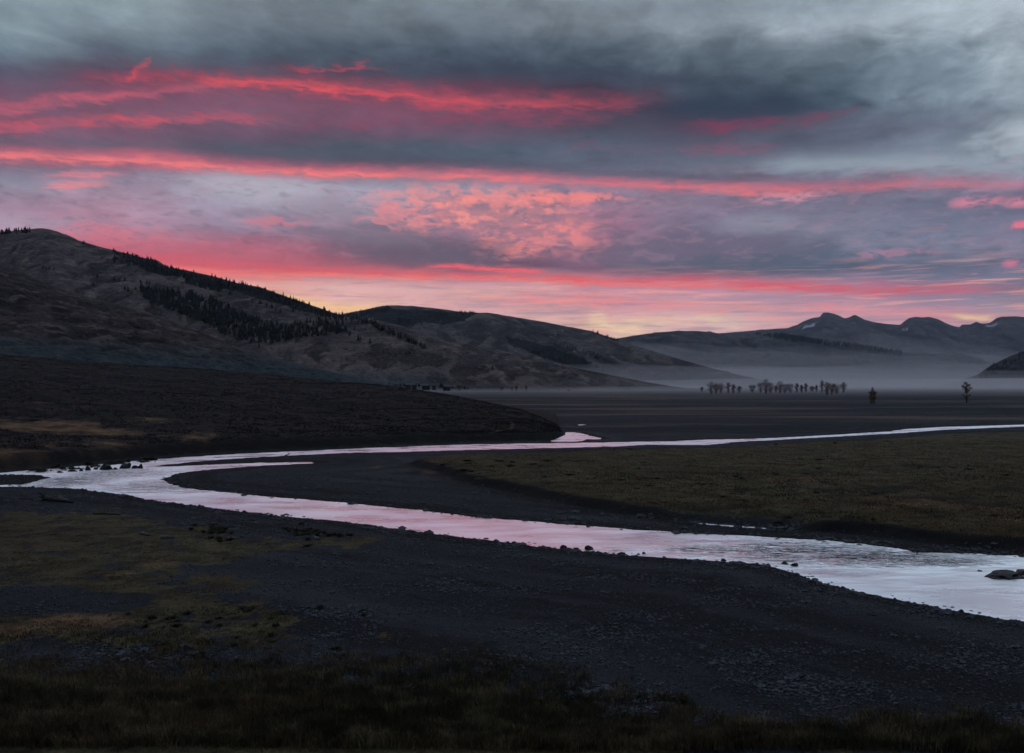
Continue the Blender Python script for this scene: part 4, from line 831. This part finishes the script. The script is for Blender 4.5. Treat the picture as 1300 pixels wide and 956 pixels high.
for i in range(70):
    x = rs.uniform(560, 1300); yy = float(lerp_pts(x, [(560,600),(700,630),(850,650),(1000,660),(1300,685)])); y = rs.uniform(585, yy - 4); shrub(x, y, rs.uniform(8, 22), rs.uniform(1.6, 3.4), 'low dark tuft of brush on the grassy meadow across the river', 'brush on the far meadow', z=1.2, seed=i)
# ---- cobbles
def scatter_stones(name, pts, sizes, mat, flat=.55):
    v, f = ico(1) if False else ICO1; n = len(pts); r = np.random.default_rng(5)
    rot = r.uniform(0, 6.28, n); ax = r.uniform(.7, 1.3, n); c, s = np.cos(rot), np.sin(rot)
    vj = v[None] * (1 + r.uniform(-.22, .22, (n, len(v), 1))); x = vj[..., 0] * ax[:, None]; y = vj[..., 1] / ax[:, None]; z = vj[..., 2] * flat
    V = np.stack([(x * c[:, None] - y * s[:, None]), (x * s[:, None] + y * c[:, None]), z], -1) * sizes[:, None, None] + pts[:, None, :]
    Fc = (f[None] + (np.arange(n) * len(v))[:, None, None]).reshape(-1, 3); return mesh(name, V.reshape(-1, 3), Fc, mat, False)
r5 = np.random.default_rng(55); N = 150000
pxs = r5.uniform(-60, 1360, N); pys = 957 - (957 - 600) * r5.uniform(0, 1, N) ** 1.15
k = (CAMZ) * F / (pys - 488); PX = (pxs - 650) / F * k; PY = k
zz, fl, sdv = ground_fields(PX, PY)
shore = np.exp(-np.maximum(sdv, 0) / 1.3)
pat = fbm(PX / 7, PY / 3.5, 4, 140); keep = (r5.uniform(0, 1, N) < .30 + .70 * sstep(-.16, .10, pat) + shore) & (sdv > -.9) & (fl['grass'] < .38) & (fl['bluff'] < .5) & (r5.uniform(0, 1, N) < np.where(PY > 90, .55, .62) + shore * .4) & (PY < 150) & ((sdv > .1) | (r5.uniform(0, 1, N) < .12))
pts = np.stack([PX, PY, np.maximum(zz, -.06) + .015], 1)[keep]
sz = r5.lognormal(math.log(.047), .52, len(pts)) * np.clip(pts[:, 1] / 50, .85, 1.7) * (1 + .75 * shore[keep]) * (.8 + .55 * sstep(-.05, .35, pat[keep]))
cob = scatter_stones('river_cobbles', pts, sz, M_cobble); tag(cob, 'dark grey cobbles covering the gravel bars along the river', 'cobbles', kind='stuff')
# ---- grass
def blades(name, P, H, mat, per=9, spread=.14, wd=.012):
    r = np.random.default_rng(77); n = len(P) * per; b = np.repeat(P, per, 0) + np.concatenate([r.normal(0, spread, (n, 2)), np.full((n, 1), -.03)], 1)
    h = np.repeat(H, per) * r.uniform(.5, 1.15, n); l = r.normal(0, .28, (n, 2)) * h[:, None]; sdv = r.normal(size=(n, 2)); sdv /= np.linalg.norm(sdv, axis=1)[:, None]; w = wd * r.uniform(.6, 1.5, (n, 1))
    s3 = np.concatenate([sdv * w, np.zeros((n, 1))], 1); m = b + np.concatenate([l * .35, h[:, None] * .6], 1); t_ = b + np.concatenate([l, h[:, None]], 1)
    V = np.stack([b - s3, b + s3, m + s3 * .8, t_, m - s3 * .8], 1).reshape(-1, 3); q = np.arange(n)[:, None] * 5; Fc = np.vstack([q + [0, 1, 2], q + [0, 2, 4], q + [4, 2, 3]])
    return mesh(name, V, Fc, mat)
N = 60000; pxs = r5.uniform(-60, 1360, N); pys = r5.uniform(640, 965, N); k = CAMZ * F / (pys - 488); PX = (pxs - 650) / F * k; PY = k
zz, fl, sdv = ground_fields(PX, PY); cl = fbm(PX / 2.2, PY / 2.2, 3, 88)
edge = np.maximum(sstep(33.5, 30.5, PY + cl * 3), sstep(43, 34, PY + cl * 9 + np.clip(PX + 2, 0, 30) * .9) * .8)
keep = (((fl['grass'] > .45) & (fl['bank'] < .5) & (r5.uniform(0, 1, N) < .55) & (PX < 0)) | (r5.uniform(0, 1, N) < edge)) & (sdv > 1.2)
pts = np.stack([PX, PY, zz], 1)[keep]; hh = (.12 + .36 * sstep(46, 34, pts[:, 1])) * (1 + cl[keep] * .8)
g = blades('dry_grass', pts, hh, M_grass); tag(g, 'dry brown grass in the foreground on the left and along the bottom', 'grass', kind='stuff')
N = 42000; pxs = r5.uniform(500, 1360, N); pys = r5.uniform(560, 690, N); k = (CAMZ - 1.1) * F / (pys - 488); PX = (pxs - 650) / F * k; PY = k
zz, fl, sdv = ground_fields(PX, PY); keep = (fl['grass'] > .6) & (PY < 190) & (fl['bank'] < .4); pts = np.stack([PX, PY, zz], 1)[keep]
g = blades('meadow_grass', pts, np.full(len(pts), .16) * (1 + fbm(pts[:, 0] / 4, pts[:, 1] / 9, 3, 90)), M_meadow, per=4, spread=.5, wd=.03); tag(g, 'short olive brown grass on the meadow across the river', 'grass', kind='stuff')
# sage cover of the bluff: low tufts, too many to count
N = 52000; pxs = r5.uniform(-80, 715, N); aa = (pxs - 650) / F; fd = np.interp(aa, [p[0] for p in fa], [p[1] for p in fa]); rd = np.interp(aa, [p[0] for p in ca], [p[2] for p in ca])
tt = r5.uniform(0, 1.04, N) ** 1.2; PY = fd + (rd - fd) * tt + 4; PX = aa * PY; zz, fl, sdv = ground_fields(PX, PY); cl = fbm(PX / 9, PY / 5, 3, 95)
keep = (fl['bluff'] > .6) & (cl + r5.uniform(-.5, .5, N) > -.05) & (fl['ochre'] < .5); pts = np.stack([PX, PY, zz], 1)[keep]
g = blades('bluff_scrub', pts, np.full(len(pts), .26) * r5.uniform(.5, 1.3, len(pts)), M_scrub, per=4, spread=.35, wd=.06); tag(g, 'dark low scrub covering the bluff beyond the river', 'scrub', kind='stuff')

# ================================================================== HAZE AND MIST
def volbox(name, x0, x1, y0, y1, z0, z1, dens, color, label, cat):
    v = np.array([[x0,y0,z0],[x1,y0,z0],[x1,y1,z0],[x0,y1,z0],[x0,y0,z1],[x1,y0,z1],[x1,y1,z1],[x0,y1,z1]], float)
    m, nt, out = newmat(name); pv = nt.n('ShaderNodeVolumePrincipled'); pv.inputs['Color'].default_value = color + (1,); pv.inputs['Density'].default_value = dens; pv.inputs['Anisotropy'].default_value = .1
    nt.t.links.new(pv.outputs[0], out.inputs['Volume'])
    o = mesh(name, v, [[3,2,1,0],[4,5,6,7],[0,1,5,4],[1,2,6,5],[2,3,7,6],[3,0,4,7]], m); tag(o, label, cat, kind='stuff'); return o
volbox('haze', -17500, 17500, -17500, 17500, -2.0, 1250, 1.7e-5, (.66, .80, 1.0), 'thin blue dusk haze filling the valley', 'haze')
def mist(name, x0, x1, y0, y1, h, dens, label, seed, ex=1.15):
    nx, ny = 70, 60; gx = np.linspace(-1, 1, nx); gy = np.linspace(-1, 1, ny); GX, GY = np.meshgrid(gx, gy)
    PX_ = x0 + (x1 - x0) * (GX + 1) / 2; PY_ = y0 + (y1 - y0) * (GY + 1) / 2
    hz = h * (1 - np.abs(GY)) ** ex * (1 - np.abs(GX) ** 4) * (1 + .8 * fbm(PX_ / 1500, PY_ / 1500, 3, seed)) + .5
    top_ = np.stack([PX_.ravel(), PY_.ravel(), hz.ravel()], 1); bot = top_.copy(); bot[:, 2] = -.6; V = np.vstack([top_, bot]); n = nx * ny
    Fq = grid_faces(ny, nx); Fc = [Fq, Fq[:, ::-1] + n]
    def side_(idx): idx = np.array(idx); return np.stack([idx[:-1], idx[:-1] + n, idx[1:] + n, idx[1:]], 1)
    Fc += [side_(range(nx - 1, -1, -1))[:, ::-1][:, ::-1], side_(range(n - nx, n)), side_(range(0, n, nx)), side_(range(n - 1, 0, -nx))]
    m, nt, out = newmat(name); pv = nt.n('ShaderNodeVolumePrincipled'); pv.inputs['Color'].default_value = (.96, .94, .98, 1); pv.inputs['Density'].default_value = dens
    nt.t.links.new(pv.outputs[0], out.inputs['Volume']); o = mesh(name, V, np.vstack(Fc), m); tag(o, label, 'mist', kind='stuff')
mist('mist_bank', -500, 5200, 700, 5200, 34, 9.0e-4, 'low white mist lying along the valley floor', 1)
mist('mist_layer', -2200, 6500, 1300, 8500, 125, 2.6e-4, 'middle layer of mist at the foot of the hills', 2, .8)
mist('mist_veil', -1200, 8000, 2600, 10500, 300, 2.0e-4, 'tall thin blue veil of mist before the far hills', 3)


# ================================================================== CAMERA + RENDER
cd = bpy.data.cameras.new('camera'); cam = bpy.data.objects.new('camera', cd); COL.objects.link(cam)
cam.location = (0, 0, CAMZ); cam.rotation_euler = (math.pi / 2 + T, 0, 0)
cd.sensor_width = 36; cd.lens = F / 1300 * 36; cd.clip_start = .1; cd.clip_end = 60000
S.camera = cam
S.view_settings.view_transform = 'Standard'; S.view_settings.look = 'None'; S.view_settings.gamma = 1; S.view_settings.exposure = 0
S.view_settings.use_curve_mapping = False
S.render.engine = 'CYCLES'; S.cycles.use_denoising = DEN
S.cycles.max_bounces = 4; S.cycles.diffuse_bounces = 2; S.cycles.glossy_bounces = 2; S.cycles.volume_bounces = 0
S.cycles.use_adaptive_sampling = True; S.cycles.adaptive_threshold = .03; S.cycles.adaptive_min_samples = 8
